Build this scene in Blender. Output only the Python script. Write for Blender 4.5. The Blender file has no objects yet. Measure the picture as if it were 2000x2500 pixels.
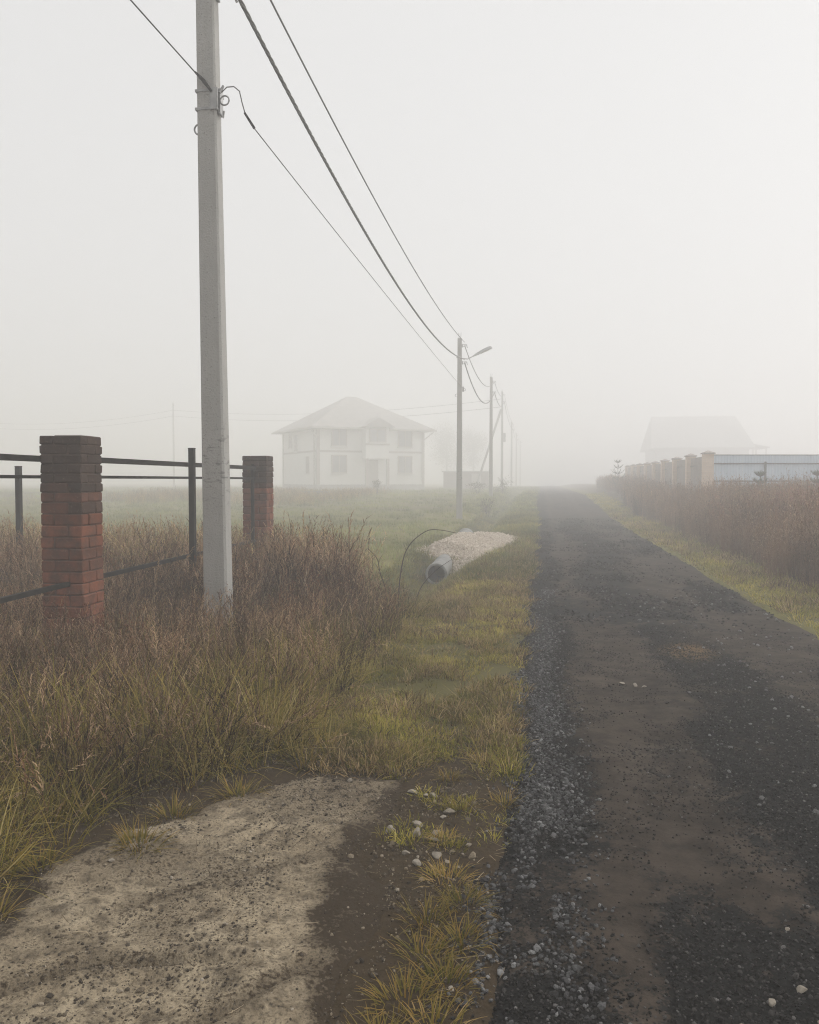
import bpy, bmesh, math, random
import numpy as np
from mathutils import Vector, Matrix

random.seed(7)
RNG = np.random.default_rng(11)
R = math.radians
sc = bpy.context.scene
COL = sc.collection

# ------------------------------------------------------------------ camera
cam_d = bpy.data.cameras.new('camera')
cam = bpy.data.objects.new('camera', cam_d)
COL.objects.link(cam)
cam_d.sensor_fit = 'HORIZONTAL'
cam_d.sensor_width = 36.0
cam_d.lens = 36.0
cam_d.clip_start = 0.05
cam_d.clip_end = 2000.0
cam.location = (0, 0, 1.6)
cam.rotation_euler = (R(90 - 2.23), 0, R(9.14))
sc.camera = cam

# ------------------------------------------------------------------ sky, sun, exposure
SUN_EL, SUN_AZ = 30.0, 62.0          # azimuth measured from +Y towards +X
w = bpy.data.worlds.new('World')
sc.world = w
w.use_nodes = True
nt = w.node_tree
nt.nodes.clear()
sky = nt.nodes.new('ShaderNodeTexSky')
sky.sky_type = 'NISHITA'
sky.sun_disc = False
sky.sun_elevation = R(SUN_EL)
sky.sun_rotation = R(SUN_AZ)
sky.dust_density = 6.0
hs = nt.nodes.new('ShaderNodeHueSaturation')
hs.inputs['Saturation'].default_value = 0.15
deck = nt.nodes.new('ShaderNodeMix')           # a closed, even cloud deck over the sky
deck.data_type = 'RGBA'
deck.inputs[0].default_value = 0.88
deck.inputs[7].default_value = (4.45, 4.43, 4.42, 1)
bg = nt.nodes.new('ShaderNodeBackground')
bg.inputs['Strength'].default_value = 0.1
wo = nt.nodes.new('ShaderNodeOutputWorld')
nt.links.new(sky.outputs[0], hs.inputs['Color'])
nt.links.new(hs.outputs[0], deck.inputs[6])
nt.links.new(deck.outputs[2], bg.inputs['Color'])
nt.links.new(bg.outputs[0], wo.inputs[0])

sun_d = bpy.data.lights.new('sun', 'SUN')
sun_d.energy = 1.5
sun_d.angle = R(80)
sun_d.color = (1.0, 0.965, 0.925)
sun = bpy.data.objects.new('sun', sun_d)
COL.objects.link(sun)
sdir = Vector((math.sin(R(SUN_AZ)) * math.cos(R(SUN_EL)), math.cos(R(SUN_AZ)) * math.cos(R(SUN_EL)), math.sin(R(SUN_EL))))
sun.rotation_euler = sdir.to_track_quat('Z', 'Y').to_euler()
sun.location = sdir * 60

vs = sc.view_settings
vs.view_transform = 'Standard'
vs.look = 'None'
vs.exposure = 0.92
vs.gamma = 1.0
vs.use_curve_mapping = False
cy = sc.cycles
cy.max_bounces = 20
cy.diffuse_bounces = 3
cy.glossy_bounces = 2
cy.transmission_bounces = 4
cy.transparent_max_bounces = 8
cy.volume_bounces = 14
cy.use_denoising = True
cy.denoising_prefilter = 'NONE'
cy.pixel_filter_type = 'BLACKMAN_HARRIS'
cy.filter_width = 1.15

# ------------------------------------------------------------------ noise and terrain
def sm(a, b, v):
    t = np.clip((np.asarray(v, float) - a) / (b - a), 0, 1)
    return t * t * (3 - 2 * t)

def vnoise(x, y, seed=0):
    x = np.asarray(x, float); y = np.asarray(y, float)
    xi = np.floor(x).astype(np.int64); yi = np.floor(y).astype(np.int64)
    fx = x - xi; fy = y - yi
    fx = fx * fx * fx * (fx * (fx * 6 - 15) + 10); fy = fy * fy * fy * (fy * (fy * 6 - 15) + 10)
    def h(a, b):
        n = (a * 374761393 + b * 668265263 + seed * 974634777) & 0xffffffff
        n = ((n ^ (n >> 13)) * 1274126177) & 0xffffffff
        return ((n ^ (n >> 16)) & 0xffff) / 65535.0
    a = h(xi, yi); b = h(xi + 1, yi); c = h(xi, yi + 1); d = h(xi + 1, yi + 1)
    return (a * (1 - fx) + b * fx) * (1 - fy) + (c * (1 - fx) + d * fx) * fy

def fbm(x, y, seed=0, oct=4, gain=0.5):
    s = 0; amp = 1; tot = 0; f = 1.0
    for k in range(oct):
        s = s + amp * vnoise(np.asarray(x) * f + 17.3 * k, np.asarray(y) * f - 9.1 * k, seed + k)
        tot += amp; amp *= gain; f *= 2.03
    return s / tot

PAD = [(-3.6, 0.3), (-3.3, 1.6), (-2.5, 2.35), (-1.99, 2.62), (-2.06, 3.0), (-1.9, 3.36), (-1.62, 3.72), (-1.44, 4.08), (-1.1, 4.3),
       (-0.72, 4.28), (-0.68, 3.95), (-0.76, 3.4), (-0.66, 3.18), (-0.55, 3.07), (-0.57, 2.92), (-0.61, 2.53), (-0.6, 2.25), (-0.55, 1.4), (-0.5, 0.3)]

def seg_dist(px, py, poly, closed=True):
    d = np.full(np.shape(px), 1e9)
    n = len(poly)
    for i in range(n if closed else n - 1):
        ax, ay = poly[i]; bx, by = poly[(i + 1) % n]
        vx, vy = bx - ax, by - ay
        t = np.clip(((px - ax) * vx + (py - ay) * vy) / (vx * vx + vy * vy), 0, 1)
        d = np.minimum(d, np.hypot(px - ax - t * vx, py - ay - t * vy))
    return d

def inside(px, py, poly):
    px = np.asarray(px, float); py = np.asarray(py, float)
    c = np.zeros(px.shape, bool)
    n = len(poly)
    for i in range(n):
        ax, ay = poly[i]; bx, by = poly[(i + 1) % n]
        hit = ((ay > py) != (by > py)) & (px < (bx - ax) * (py - ay) / ((by - ay) if by != ay else 1e-9) + ax)
        c ^= hit
    return c

def sdf(px, py, poly):                       # positive inside
    d = seg_dist(px, py, poly)
    return np.where(inside(px, py, poly), d, -d)

def road_l(y):
    return -0.2 + 0.13 * (fbm(np.asarray(y) * 1.6, np.asarray(y) * 0 + 3, 5) - 0.5) * 2 - 0.15 * sm(20, 60, y)

def road_r(y):
    return 2.82 + 0.10 * (fbm(np.asarray(y) * 0.9, np.asarray(y) * 0 + 8, 6) - 0.5) * 2 + 0.3 * sm(18, 45, y)

def ditch_fill(y):
    return sm(16.7, 18.2, y) * (1 - sm(22.6, 24.0, y))

def H(x, y):
    x = np.asarray(x, float); y = np.asarray(y, float)
    z = 0.55 * sm(34, 62, y)
    z = z - 2.0 * sm(150, 245, y) * sm(-14, -6, x)
    dep = 0.52 * sm(8.5, 13.0, y) * (1 - sm(70, 95, y)) * (1 - 0.96 * ditch_fill(y))
    cx = -2.12 - 0.10 * sm(16, 26, y)
    z = z - dep * np.exp(-np.abs((x - cx) / 0.62) ** 2.6)
    z = z + 0.38 * sm(3.4, 6.2, x)
    away = np.maximum(sm(2.9, 4.5, x), sm(1.2, 3.4, -x))
    z = z + away * (0.16 * (fbm(x * 0.25, y * 0.25, 21) - 0.5) + 0.06 * (fbm(x * 1.3, y * 1.3, 22) - 0.5))
    return z

def road_in(x, y):
    return np.minimum(x - road_l(y), road_r(y) - x)

def gravel_mask(x, y):
    """loose dark gravel (1) against packed brown mud (0)"""
    wob = 0.5 * (fbm(x * 1.1, y * 0.45, 31) - 0.5)
    left = 1 - sm(0.12, 0.42, x + wob * 0.7 - 0.05 * np.sin(y * 0.9))
    c = 1.18 + 0.25 * np.sin(y * 0.42 - 0.6) + wob
    mid = np.exp(-np.abs((x - c) / 0.42) ** 3) * (0.35 + 0.65 * sm(0.36, 0.62, fbm(x * 0.9, y * 0.4, 33)) + 0.4 * (1 - sm(6, 9, y)))
    cross = np.exp(-((y - 10.1) / 1.1) ** 2) * sm(0.0, 0.35, x) * (1 - sm(1.5, 2.0, x))
    near = (1 - sm(2.6, 3.6, y)) * sm(0.3, 0.5, x) * sm(0.3, 0.55, fbm(x * 1.7, y * 1.7, 35))
    right = sm(0.5, 0.72, fbm(x * 0.8, y * 0.35, 36)) * sm(1.7, 2.2, x) * 0.7
    broken = .55 + .75 * sm(.3, .55, fbm(x * 3.3, y * 2.2, 37))
    return np.clip(np.maximum.reduce([left, mid, cross, near, right]) * broken + .25 * sm(.55, .75, fbm(x * 2.7, y * 2.0, 38)), 0, 1)

def road_z(x, y):
    x = np.asarray(x, float); y = np.asarray(y, float)
    inn = road_in(x, y)
    g = gravel_mask(x, y)
    crown = 0.03 * (1 - ((x - 1.3) / 1.6) ** 2)
    rut = -0.018 * np.exp(-((x - 0.55 - 0.1 * np.sin(y * .3)) / 0.22) ** 2) - 0.02 * np.exp(-((x - 2.05) / 0.26) ** 2)
    lump = 0.028 * (fbm(x * 2.2, y * 1.4, 41) - 0.5) + 0.012 * (fbm(x * 9, y * 7, 42, 3) - 0.5)
    fine = (0.004 + 0.010 * g) * (fbm(x * 34, y * 34, 43, 2) - 0.5)
    hole = 0
    for hx, hy, hr, hd in ((0.75, 5.1, .3, .03), (0.9, 10.2, .55, .035), (1.6, 12.5, .4, .03), (0.5, 14.5, .45, .03), (1.9, 17.5, .5, .03), (0.8, 7.7, .35, .02)):
        hole = hole - hd * np.exp(-((x - hx) / hr) ** 2 - ((y - hy) / (hr * 0.7)) ** 2)
    edge = -0.09 * (1 - sm(-0.10, 0.14, inn + 0.05 * (fbm(x * 7, y * 7, 44) - 0.5)))
    return H(x, y) + 0.012 + crown * sm(0, 0.6, inn) + (rut + hole) * sm(0, .3, inn) + lump * 0.8 + fine + edge

def pad_z(x, y):
    s = sdf(x, y, PAD) + 0.16 * (fbm(x * 4, y * 4, 51) - 0.5)
    edge = -0.075 * (1 - sm(-0.22, 0.14, s))
    ridge = 0
    for pl, hh in (([(-1.75, 2.15), (-1.45, 2.42), (-1.18, 2.48), (-0.95, 2.52)], .016), ([(-1.15, 2.02), (-0.9, 2.3), (-0.7, 2.62)], .014), ([(-2.1, 2.75), (-1.6, 3.0), (-1.25, 3.45), (-1.05, 4.0)], .012), ([(-1.75, 2.62), (-1.3, 2.9), (-.98, 3.35), (-.82, 3.9)], .012)):
        d = seg_dist(x, y, pl, False)
        ridge = ridge - hh * np.exp(-(d / 0.022) ** 2) + 0.6 * hh * np.exp(-((d - 0.05) / 0.035) ** 2)
    return (H(x, y) + 0.02 + 0.05 * (fbm(x * 1.5, y * 1.5, 52) - 0.5) + 0.016 * (fbm(x * 7, y * 9, 53) - 0.5)
            + 0.010 * (fbm(x * 26, y * 30, 54, 3) - 0.5) + ridge + edge)

def ground_z(x, y):
    x = np.asarray(x, float); y = np.asarray(y, float)
    z = H(x, y)
    z = z - 0.05 * sm(0.0, 0.15, road_in(x, y)) - 0.05 * sm(0.0, 0.2, sdf(x, y, PAD))
    z = z + (1 - sm(10, 20, y)) * (1 - sm(0.0, 0.1, road_in(x, y))) * 0.02 * (fbm(x * 8, y * 8, 61, 3) - 0.5)
    return z

def top_z(x, y):
    """the surface one would step on"""
    return np.maximum.reduce([ground_z(x, y), np.where(road_in(x, y) > -0.15, road_z(x, y), -9), np.where(sdf(x, y, PAD) > -0.3, pad_z(x, y), -9)])

# ------------------------------------------------------------------ material helpers
class NG:
    def __init__(s, name):
        s.m = bpy.data.materials.new(name); s.m.use_nodes = True
        s.t = s.m.node_tree; s.t.nodes.clear()
        s.out = s.t.nodes.new('ShaderNodeOutputMaterial')
        s.p = s.t.nodes.new('ShaderNodeBsdfPrincipled')
        s.t.links.new(s.p.outputs[0], s.out.inputs[0])
    def n(s, typ, **kw):
        o = s.t.nodes.new(typ)
        for k, v in kw.items(): setattr(o, k, v)
        return o
    def set(s, sock, v):
        if hasattr(v, 'is_linked'): s.t.links.new(v, sock)
        else: sock.default_value = v
    def pos(s):
        return s.n('ShaderNodeNewGeometry').outputs['Position']
    def obj(s):
        return s.n('ShaderNodeTexCoord').outputs['Object']
    def noise(s, vec, scale, detail=4, rough=.55, dist=0):
        o = s.n('ShaderNodeTexNoise'); s.set(o.inputs['Vector'], vec)
        o.inputs['Scale'].default_value = scale; o.inputs['Detail'].default_value = detail
        o.inputs['Roughness'].default_value = rough; o.inputs['Distortion'].default_value = dist
        return o.outputs['Fac']
    def vor(s, vec, scale):
        o = s.n('ShaderNodeTexVoronoi'); s.set(o.inputs['Vector'], vec); o.inputs['Scale'].default_value = scale
        return o.outputs['Distance']
    def stretch(s, vec, sc3):
        o = s.n('ShaderNodeMapping'); s.set(o.inputs['Vector'], vec); o.inputs['Scale'].default_value = sc3
        return o.outputs[0]
    def ramp(s, fac, stops):
        o = s.n('ShaderNodeValToRGB'); s.set(o.inputs[0], fac)
        e = o.color_ramp.elements
        while len(e) < len(stops): e.new(0.5)
        for i, (p, c) in enumerate(stops):
            e[i].position = p
            e[i].color = (c, c, c, 1) if isinstance(c, (int, float)) else (*c, 1)
        return o.outputs[0]
    def mix(s, fac, a, b, mode='MIX'):
        o = s.n('ShaderNodeMix', data_type='RGBA', blend_type=mode)
        s.set(o.inputs[0], fac)
        for k, v in ((6, a), (7, b)):
            s.set(o.inputs[k], v if hasattr(v, 'is_linked') else (*v, 1))
        return o.outputs[2]
    def math(s, op, a, b=0.5):
        o = s.n('ShaderNodeMath', operation=op); s.set(o.inputs[0], a); s.set(o.inputs[1], b)
        return o.outputs[0]
    def attr(s, name, inst=False):
        o = s.n('ShaderNodeAttribute', attribute_name=name)
        if inst: o.attribute_type = 'INSTANCER'
        return o.outputs['Fac']
    def bump(s, h, strength=.4, dist=.01):
        o = s.n('ShaderNodeBump'); s.set(o.inputs['Height'], h)
        o.inputs['Strength'].default_value = strength; o.inputs['Distance'].default_value = dist
        s.t.links.new(o.outputs[0], s.p.inputs['Normal'])
    def done(s, col, rough=.85, spec=.3, metal=0):
        s.set(s.p.inputs['Base Color'], col if hasattr(col, 'is_linked') else (*col, 1))
        s.set(s.p.inputs['Roughness'], rough)
        s.p.inputs['Specular IOR Level'].default_value = spec
        s.p.inputs['Metallic'].default_value = metal
        return s.m

def simple(name, a, b, scale=6, rough=.8, spec=.3, metal=0, bump=.2, bd=.004, streak=None):
    g = NG(name); v = g.obj()
    if streak: v = g.stretch(v, streak)
    n = g.noise(v, scale, 5, .6)
    c = g.mix(g.ramp(n, [(.35, 0.), (.68, 1.)]), a, b)
    if bump: g.bump(g.noise(v, scale * 6, 3), bump, bd)
    return g.done(c, rough, spec, metal)

def blade_mat(name, cols, tipcol, tip=.5, transl=.3, spec=.06, inst=True):
    """cols: colour stops over the per-blade random value; tips mix towards tipcol"""
    g = NG(name)
    r = g.attr('rnd'); v = g.attr('along')
    ti = g.attr('tint', True) if inst else g.n('ShaderNodeObjectInfo').outputs['Random']
    f = g.math('FRACT', g.math('ADD', g.math('MULTIPLY', r, .75), g.math('MULTIPLY', ti, .25)), 0)
    base = g.ramp(f, [(i / max(1, len(cols) - 1), c) for i, c in enumerate(cols)])
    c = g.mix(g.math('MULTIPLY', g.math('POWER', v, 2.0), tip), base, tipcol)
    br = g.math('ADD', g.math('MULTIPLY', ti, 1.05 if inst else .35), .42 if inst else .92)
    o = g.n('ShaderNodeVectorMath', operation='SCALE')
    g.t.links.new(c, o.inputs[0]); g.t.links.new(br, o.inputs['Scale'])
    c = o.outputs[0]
    m = g.done(c, .75, spec)
    tr = g.n('ShaderNodeBsdfTranslucent'); g.t.links.new(c, tr.inputs[0])
    ms = g.n('ShaderNodeMixShader'); ms.inputs[0].default_value = transl
    g.t.links.new(g.p.outputs[0], ms.inputs[1]); g.t.links.new(tr.outputs[0], ms.inputs[2])
    g.t.links.new(ms.outputs[0], g.out.inputs[0])
    return m

M = {}
# ground: thatch and soil under the grass
g = NG('turf_soil'); P = g.pos()
n1 = g.noise(P, .35, 5); n2 = g.noise(P, 3.2, 6, .65); n3 = g.noise(P, 26, 4, .7)
green = g.mix(n2, (.075, .078, .022), (.19, .175, .055))
green = g.mix(g.ramp(n1, [(.38, 0.), (.62, 1.)]), green, (.20, .18, .075))
soil = g.mix(n3, (.022, .017, .011), (.085, .063, .040))
dry = g.mix(n2, (.085, .065, .045), (.16, .125, .085))
c = g.mix(g.attr('soil'), green, soil)
c = g.mix(g.attr('dry'), c, dry)
g.bump(n3, .6, .02)
M['ground'] = g.done(c, 1., .02)

# road: packed mud against loose dark gravel
g = NG('muddy_gravel'); P = g.pos()
gm = g.attr('gravel'); st = g.attr('stain')
n1 = g.noise(P, 1.2, 6, .6); n2 = g.noise(P, 9, 6, .7); n3 = g.noise(P, 70, 3, .6); vo = g.vor(P, 75)
mud = g.mix(g.ramp(n1, [(.3, 0.), (.7, 1.)]), (.040, .032, .025), (.084, .067, .053))
mud = g.mix(g.ramp(g.noise(P, 3.1, 6, .7), [(.46, 0.), (.60, .75)]), mud, (.024, .0195, .016))
mud = g.mix(g.ramp(n2, [(.42, 0.), (.75, .8)]), mud, (.020, .016, .013))
grv = g.mix(g.ramp(n3, [(.3, 0.), (.7, 1.)]), (.006, .006, .006), (.024, .023, .022))
msk = g.math('ADD', gm, g.math('ADD', g.math('MULTIPLY', g.math('SUBTRACT', n2, .5), 2.2), g.math('MULTIPLY', g.math('SUBTRACT', n3, .5), 1.6)))
c = g.mix(g.ramp(msk, [(.38, 0.), (.66, 1.)]), mud, grv)
c = g.mix(g.ramp(g.math('ADD', st, g.math('MULTIPLY', g.math('SUBTRACT', n2, .5), 1.0)), [(.3, 0.), (.9, .75)]), c, (.17, .108, .052))
c = g.mix(g.ramp(g.noise(P, 31, 2, .5), [(.70, 0.), (.78, .6)]), c, (.10, .09, .08))
g.bump(g.math('ADD', g.math('MULTIPLY', g.noise(P, 160, 3, .7), .8), n3), .55, .008)
M['road'] = g.done(c, .95, .06)

# sandy clay of the bare entrance
g = NG('sandy_clay'); P = g.pos()
dk = g.attr('dark')
n1 = g.noise(P, 2.4, 6, .65); n2 = g.noise(P, 12, 6, .7); n3 = g.noise(P, 60, 4, .65)
sand = g.mix(g.ramp(n1, [(.3, 0.), (.72, 1.)]), (.255, .203, .135), (.43, .36, .255))
sand = g.mix(g.ramp(n2, [(.36, .9), (.60, 0.)]), sand, (.095, .076, .054))
sand = g.mix(g.ramp(n3, [(.30, .9), (.50, 0.)]), sand, (.040, .033, .026))
drk = g.mix(n2, (.022, .017, .012), (.070, .053, .036))
m2 = g.math('ADD', dk, g.math('ADD', g.math('MULTIPLY', g.math('SUBTRACT', n2, .5), 1.9), g.math('MULTIPLY', g.math('SUBTRACT', n3, .5), 2.0)))
mid_ = g.mix(n2, (.070, .055, .039), (.150, .120, .083))
c = g.mix(g.ramp(m2, [(.38, 0.), (.56, 1.)]), sand, mid_)
c = g.mix(g.ramp(m2, [(.62, 0.), (.78, 1.)]), c, drk)
g.bump(g.math('ADD', n3, g.math('MULTIPLY', n2, .8)), .7, .012)
M['pad'] = g.done(c, 1., .03)

M['concrete'] = None
g = NG('pole_concrete'); v = g.obj()
n1 = g.noise(v, 3, 6, .6); n2 = g.noise(g.stretch(v, (9, 9, 1.0)), 2.2, 5, .6); n3 = g.noise(v, 60, 3, .6)
c = g.mix(n1, (.31, .305, .29), (.43, .42, .395))
c = g.mix(g.ramp(n2, [(.50, 0.), (.72, .6)]), c, (.32, .31, .29))
c = g.mix(g.ramp(n3, [(.62, 0.), (.70, .8)]), c, (.13, .125, .115))
hs_ = g.noise(g.stretch(v, (5, 5, 14)), 1.6, 4, .6)
sep = g.n('ShaderNodeSeparateXYZ'); g.t.links.new(v, sep.inputs[0])
zone = g.ramp(g.math('MULTIPLY', sep.outputs[2], .125), [(.15, 0.), (.20, 1.), (.24, 1.), (.28, 0.)])
c = g.mix(g.math('MULTIPLY', g.ramp(hs_, [(.55, 0.), (.66, .7)]), zone), c, (.085, .083, .08))
g.bump(g.math('ADD', n3, n1), .8, .012)
M['concrete'] = g.done(c, .9, .2)

g = NG('old_brick'); v = g.obj()
oi = g.n('ShaderNodeObjectInfo')
n1 = g.noise(g.pos(), 7, 5, .65); n2 = g.noise(g.pos(), 45, 4, .7)
c = g.mix(g.ramp(n1, [(.42, 0.), (.66, .7)]), oi.outputs['Color'], (.060, .047, .039))
c = g.mix(g.ramp(n2, [(.58, 0.), (.75, .55)]), c, (.26, .17, .13))
g.bump(n2, .6, .006)
M['brick'] = g.done(c, .95, .06)
M['mortar'] = simple('old_mortar', (.06, .042, .034), (.13, .085, .065), 12, .95, .1)
M['steel_dark'] = simple('painted_dark_steel', (.012, .012, .011), (.030, .027, .023), 9, .8, .1, 0, .2, .002)
M['steel_galv'] = simple('galvanised_steel', (.22, .22, .22), (.36, .36, .35), 12, .5, .5, .5, .1, .001)
M['cable'] = simple('weathered_cable', (.10, .10, .095), (.17, .165, .15), 3, .7, .3, 0, 0)
M['cable_dark'] = simple('black_cable', (.035, .035, .035), (.06, .06, .058), 3, .6, .3, 0, 0)
M['pipe'] = simple('culvert_concrete', (.17, .17, .165), (.28, .28, .27), 5, .85, .25, 0, .25, .004)
M['bore'] = simple('shaded_bore', (.008, .007, .006), (.02, .018, .015), 8, .9, .1)  # near-black colour stands in for the shade inside the pipe
M['render_white'] = simple('white_wall_paint', (.78, .78, .77), (.84, .84, .83), 1.2, .9, .2, 0, .1)
M['roof_brown'] = simple('brown_roof_sheet', (.33, .315, .295), (.40, .38, .36), 2, .7, .3, 0, .2, .02)
M['roof_dark'] = simple('dark_roof_sheet', (.34, .335, .33), (.40, .395, .385), 2, .7, .3, 0, .2, .02)
M['trim'] = simple('brown_trim', (.40, .37, .345), (.46, .43, .40), 3, .7, .3, 0, .1)
M['plinth'] = simple('plinth_stone', (.33, .325, .32), (.42, .41, .40), 2, .9, .2, 0, .2)
M['glass'] = simple('dim_window_glass', (.26, .265, .275), (.32, .325, .335), .8, .08, .6, 0, 0)
M['pvc'] = simple('white_window_frame', (.62, .62, .62), (.72, .72, .71), 2, .5, .4, 0, 0)
M['peach_brick'] = None
g = NG('peach_facing_brick'); v = g.obj()
bt = g.n('ShaderNodeTexBrick')
mp = g.n('ShaderNodeMapping'); g.t.links.new(v, mp.inputs[0]); mp.inputs['Rotation'].default_value = (R(90), 0, 0)
g.t.links.new(mp.outputs[0], bt.inputs['Vector'])
bt.inputs['Color1'].default_value = (.72, .585, .46, 1); bt.inputs['Color2'].default_value = (.66, .53, .41, 1)
bt.inputs['Mortar'].default_value = (.62, .52, .43, 1); bt.inputs['Scale'].default_value = 4; bt.inputs['Mortar Size'].default_value = .02
bt.inputs['Brick Width'].default_value = 1.0; bt.inputs['Row Height'].default_value = .31
M['peach_brick'] = g.done(bt.outputs[0], .85, .2)
M['sheet'] = simple('blue_grey_sheet', (.50, .60, .70), (.58, .67, .76), 1.3, .5, .4, .1, .05)
M['sheet_brown'] = simple('brown_sheet', (.30, .26, .235), (.36, .32, .29), 1.3, .5, .4, .1, .05)
M['cap'] = simple('pillar_cap', (.33, .29, .26), (.42, .37, .33), 4, .8, .3)
M['rail_grey'] = simple('grey_fence_steel', (.055, .06, .068), (.09, .097, .105), 4, .6, .4)
M['lamp_body'] = simple('lamp_body', (.34, .34, .34), (.44, .44, .43), 4, .5, .4)
M['lamp_glass'] = simple('lamp_glass', (.55, .55, .53), (.66, .66, .64), 4, .25, .5)
M['bark'] = simple('grey_bark', (.075, .06, .05), (.15, .125, .105), 6, .95, .1, 0, .6, .02, (3, 3, .5))
M['cane'] = simple('dark_cane', (.045, .035, .028), (.085, .062, .048), 20, .8, .2)
M['shed_wall'] = simple('brown_shed_boards', (.16, .125, .10), (.23, .18, .15), 2, .9, .2)
M['rock_pale'] = None
g = NG('pale_limestone'); v = g.obj()
n1 = g.noise(v, 20, 5, .65); n2 = g.noise(v, 90, 3, .6)
c = g.mix(g.ramp(n1, [(.35, 0.), (.65, 1.)]), (.19, .16, .125), (.40, .365, .305))
c = g.mix(g.ramp(n2, [(.58, 0.), (.72, .6)]), c, (.16, .13, .10))
g.bump(n1, .5, .006); M['rock_pale'] = g.done(c, .9, .2)
def stone_mat(name, cols, dirt=.5, inst=True):
    g = NG(name); ti = g.attr('tint', True) if inst else g.noise(g.pos(), 12, 3)
    c = g.ramp(ti, [(i / (len(cols) - 1), k) for i, k in enumerate(cols)])
    n = g.noise(g.obj(), 3, 3); c = g.mix(g.math('MULTIPLY', n, dirt), c, (.05, .046, .042))
    g.bump(n, .4, .1)
    return g.done(c, .9, .12)
M['road_stone'] = stone_mat('road_stone', [(.006, .0058, .0055), (.014, .013, .012), (.032, .030, .028), (.085, .081, .076), (.27, .26, .25)])
M['edge_stone'] = stone_mat('edge_stone', [(.018, .018, .018), (.045, .045, .046), (.085, .085, .087), (.16, .16, .16), (.34, .34, .335)])
M['clod'] = stone_mat('earth_clod', [(.045, .036, .028), (.10, .08, .058), (.20, .16, .11), (.30, .245, .17), (.48, .42, .34)])
M['crushed'] = stone_mat('crushed_limestone', [(.42, .345, .27), (.56, .48, .39), (.64, .56, .47), (.72, .655, .57)], .15)
M['crushed_bed'] = stone_mat('crushed_limestone_bed', [(.36, .29, .22), (.52, .44, .35), (.60, .52, .43)], .15, False)

DRYC = [(.010, .0055, .003), (.024, .012, .006), (.060, .029, .013), (.026, .022, .006), (.19, .115, .055)]
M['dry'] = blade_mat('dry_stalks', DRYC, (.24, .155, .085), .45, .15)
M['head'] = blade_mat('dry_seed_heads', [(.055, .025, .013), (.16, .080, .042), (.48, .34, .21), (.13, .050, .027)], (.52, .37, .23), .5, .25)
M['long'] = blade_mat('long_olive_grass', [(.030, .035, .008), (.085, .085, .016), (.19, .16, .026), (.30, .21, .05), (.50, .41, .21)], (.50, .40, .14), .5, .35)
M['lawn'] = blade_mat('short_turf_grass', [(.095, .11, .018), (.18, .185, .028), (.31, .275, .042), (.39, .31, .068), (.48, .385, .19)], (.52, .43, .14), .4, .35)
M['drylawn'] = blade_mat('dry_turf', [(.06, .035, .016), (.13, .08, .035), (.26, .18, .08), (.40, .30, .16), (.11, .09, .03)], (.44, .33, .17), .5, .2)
M['fieldg'] = blade_mat('field_grass', [(.10, .13, .03), (.17, .20, .05), (.25, .26, .08), (.32, .29, .12)], (.34, .33, .14), .4, .3)
M['tuft'] = blade_mat('tuft_grass', [(.05, .055, .012), (.12, .115, .022), (.20, .16, .035), (.29, .18, .045), (.42, .32, .17)], (.42, .28, .10), .55, .35, .06, False)
M['ruddy'] = blade_mat('ruddy_weeds', [(.075, .036, .020), (.16, .078, .042), (.25, .125, .068), (.17, .11, .048), (.40, .26, .15)], (.42, .27, .155), .5, .15)
M['rust'] = blade_mat('rust_seed', [(.055, .018, .009), (.13, .042, .020), (.20, .075, .036)], (.26, .11, .055), .5, .15)
M['redw'] = blade_mat('red_weeds', [(.27, .10, .075), (.34, .13, .10), (.24, .13, .10)], (.40, .18, .14), .5, .25)
M['straw'] = blade_mat('straw', [(.11, .08, .05), (.20, .155, .10), (.32, .26, .18)], (.36, .29, .20), .3, .2)
M['needle'] = blade_mat('pine_needles', [(.035, .055, .028), (.055, .075, .035)], (.07, .085, .04), .4, .2, .06, False)
M['leaf'] = blade_mat('autumn_leaf', [(.060, .065, .030), (.095, .085, .040), (.12, .095, .05)], (.12, .10, .05), .4, .3, .06, False)

# ------------------------------------------------------------------ object helpers
def mesh(name, V, F, mat=None, smooth=False, attrs=None, mats=None, mi=None):
    me = bpy.data.meshes.new(name)
    V = np.asarray(V, np.float32)
    if isinstance(F, np.ndarray):
        me.vertices.add(len(V)); me.vertices.foreach_set('co', V.ravel())
        k = F.shape[1]
        me.loops.add(F.size); me.loops.foreach_set('vertex_index', F.astype(np.int32).ravel())
        me.polygons.add(len(F)); me.polygons.foreach_set('loop_start', np.arange(0, F.size, k, dtype=np.int32))
        me.update(calc_edges=True)
    else:
        me.from_pydata([tuple(v) for v in V], [], F); me.update()
    for m_ in (mats or ([mat] if mat else [])): me.materials.append(m_)
    if mi is not None: me.polygons.foreach_set('material_index', np.asarray(mi, np.int32))
    if smooth: me.polygons.foreach_set('use_smooth', np.ones(len(me.polygons), bool))
    for k, a in (attrs or {}).items():
        me.attributes.new(k, 'FLOAT', 'POINT').data.foreach_set('value', np.asarray(a, np.float32))
    me.update()
    return me

def link(name, me, parent=None):
    o = bpy.data.objects.new(name, me); COL.objects.link(o)
    if parent: o.parent = parent
    return o

def tag(o, label=None, cat=None, group=None, kind=None):
    for k, v in (('label', label), ('category', cat), ('group', group), ('kind', kind)):
        if v: o[k] = v
    return o

def empty(name, loc, label, cat, group=None, rz=0):
    o = bpy.data.objects.new(name, None); COL.objects.link(o)
    o.location = loc; o.rotation_euler = (0, 0, rz); o.empty_display_size = .2
    return tag(o, label, cat, group, 'thing')

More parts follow.
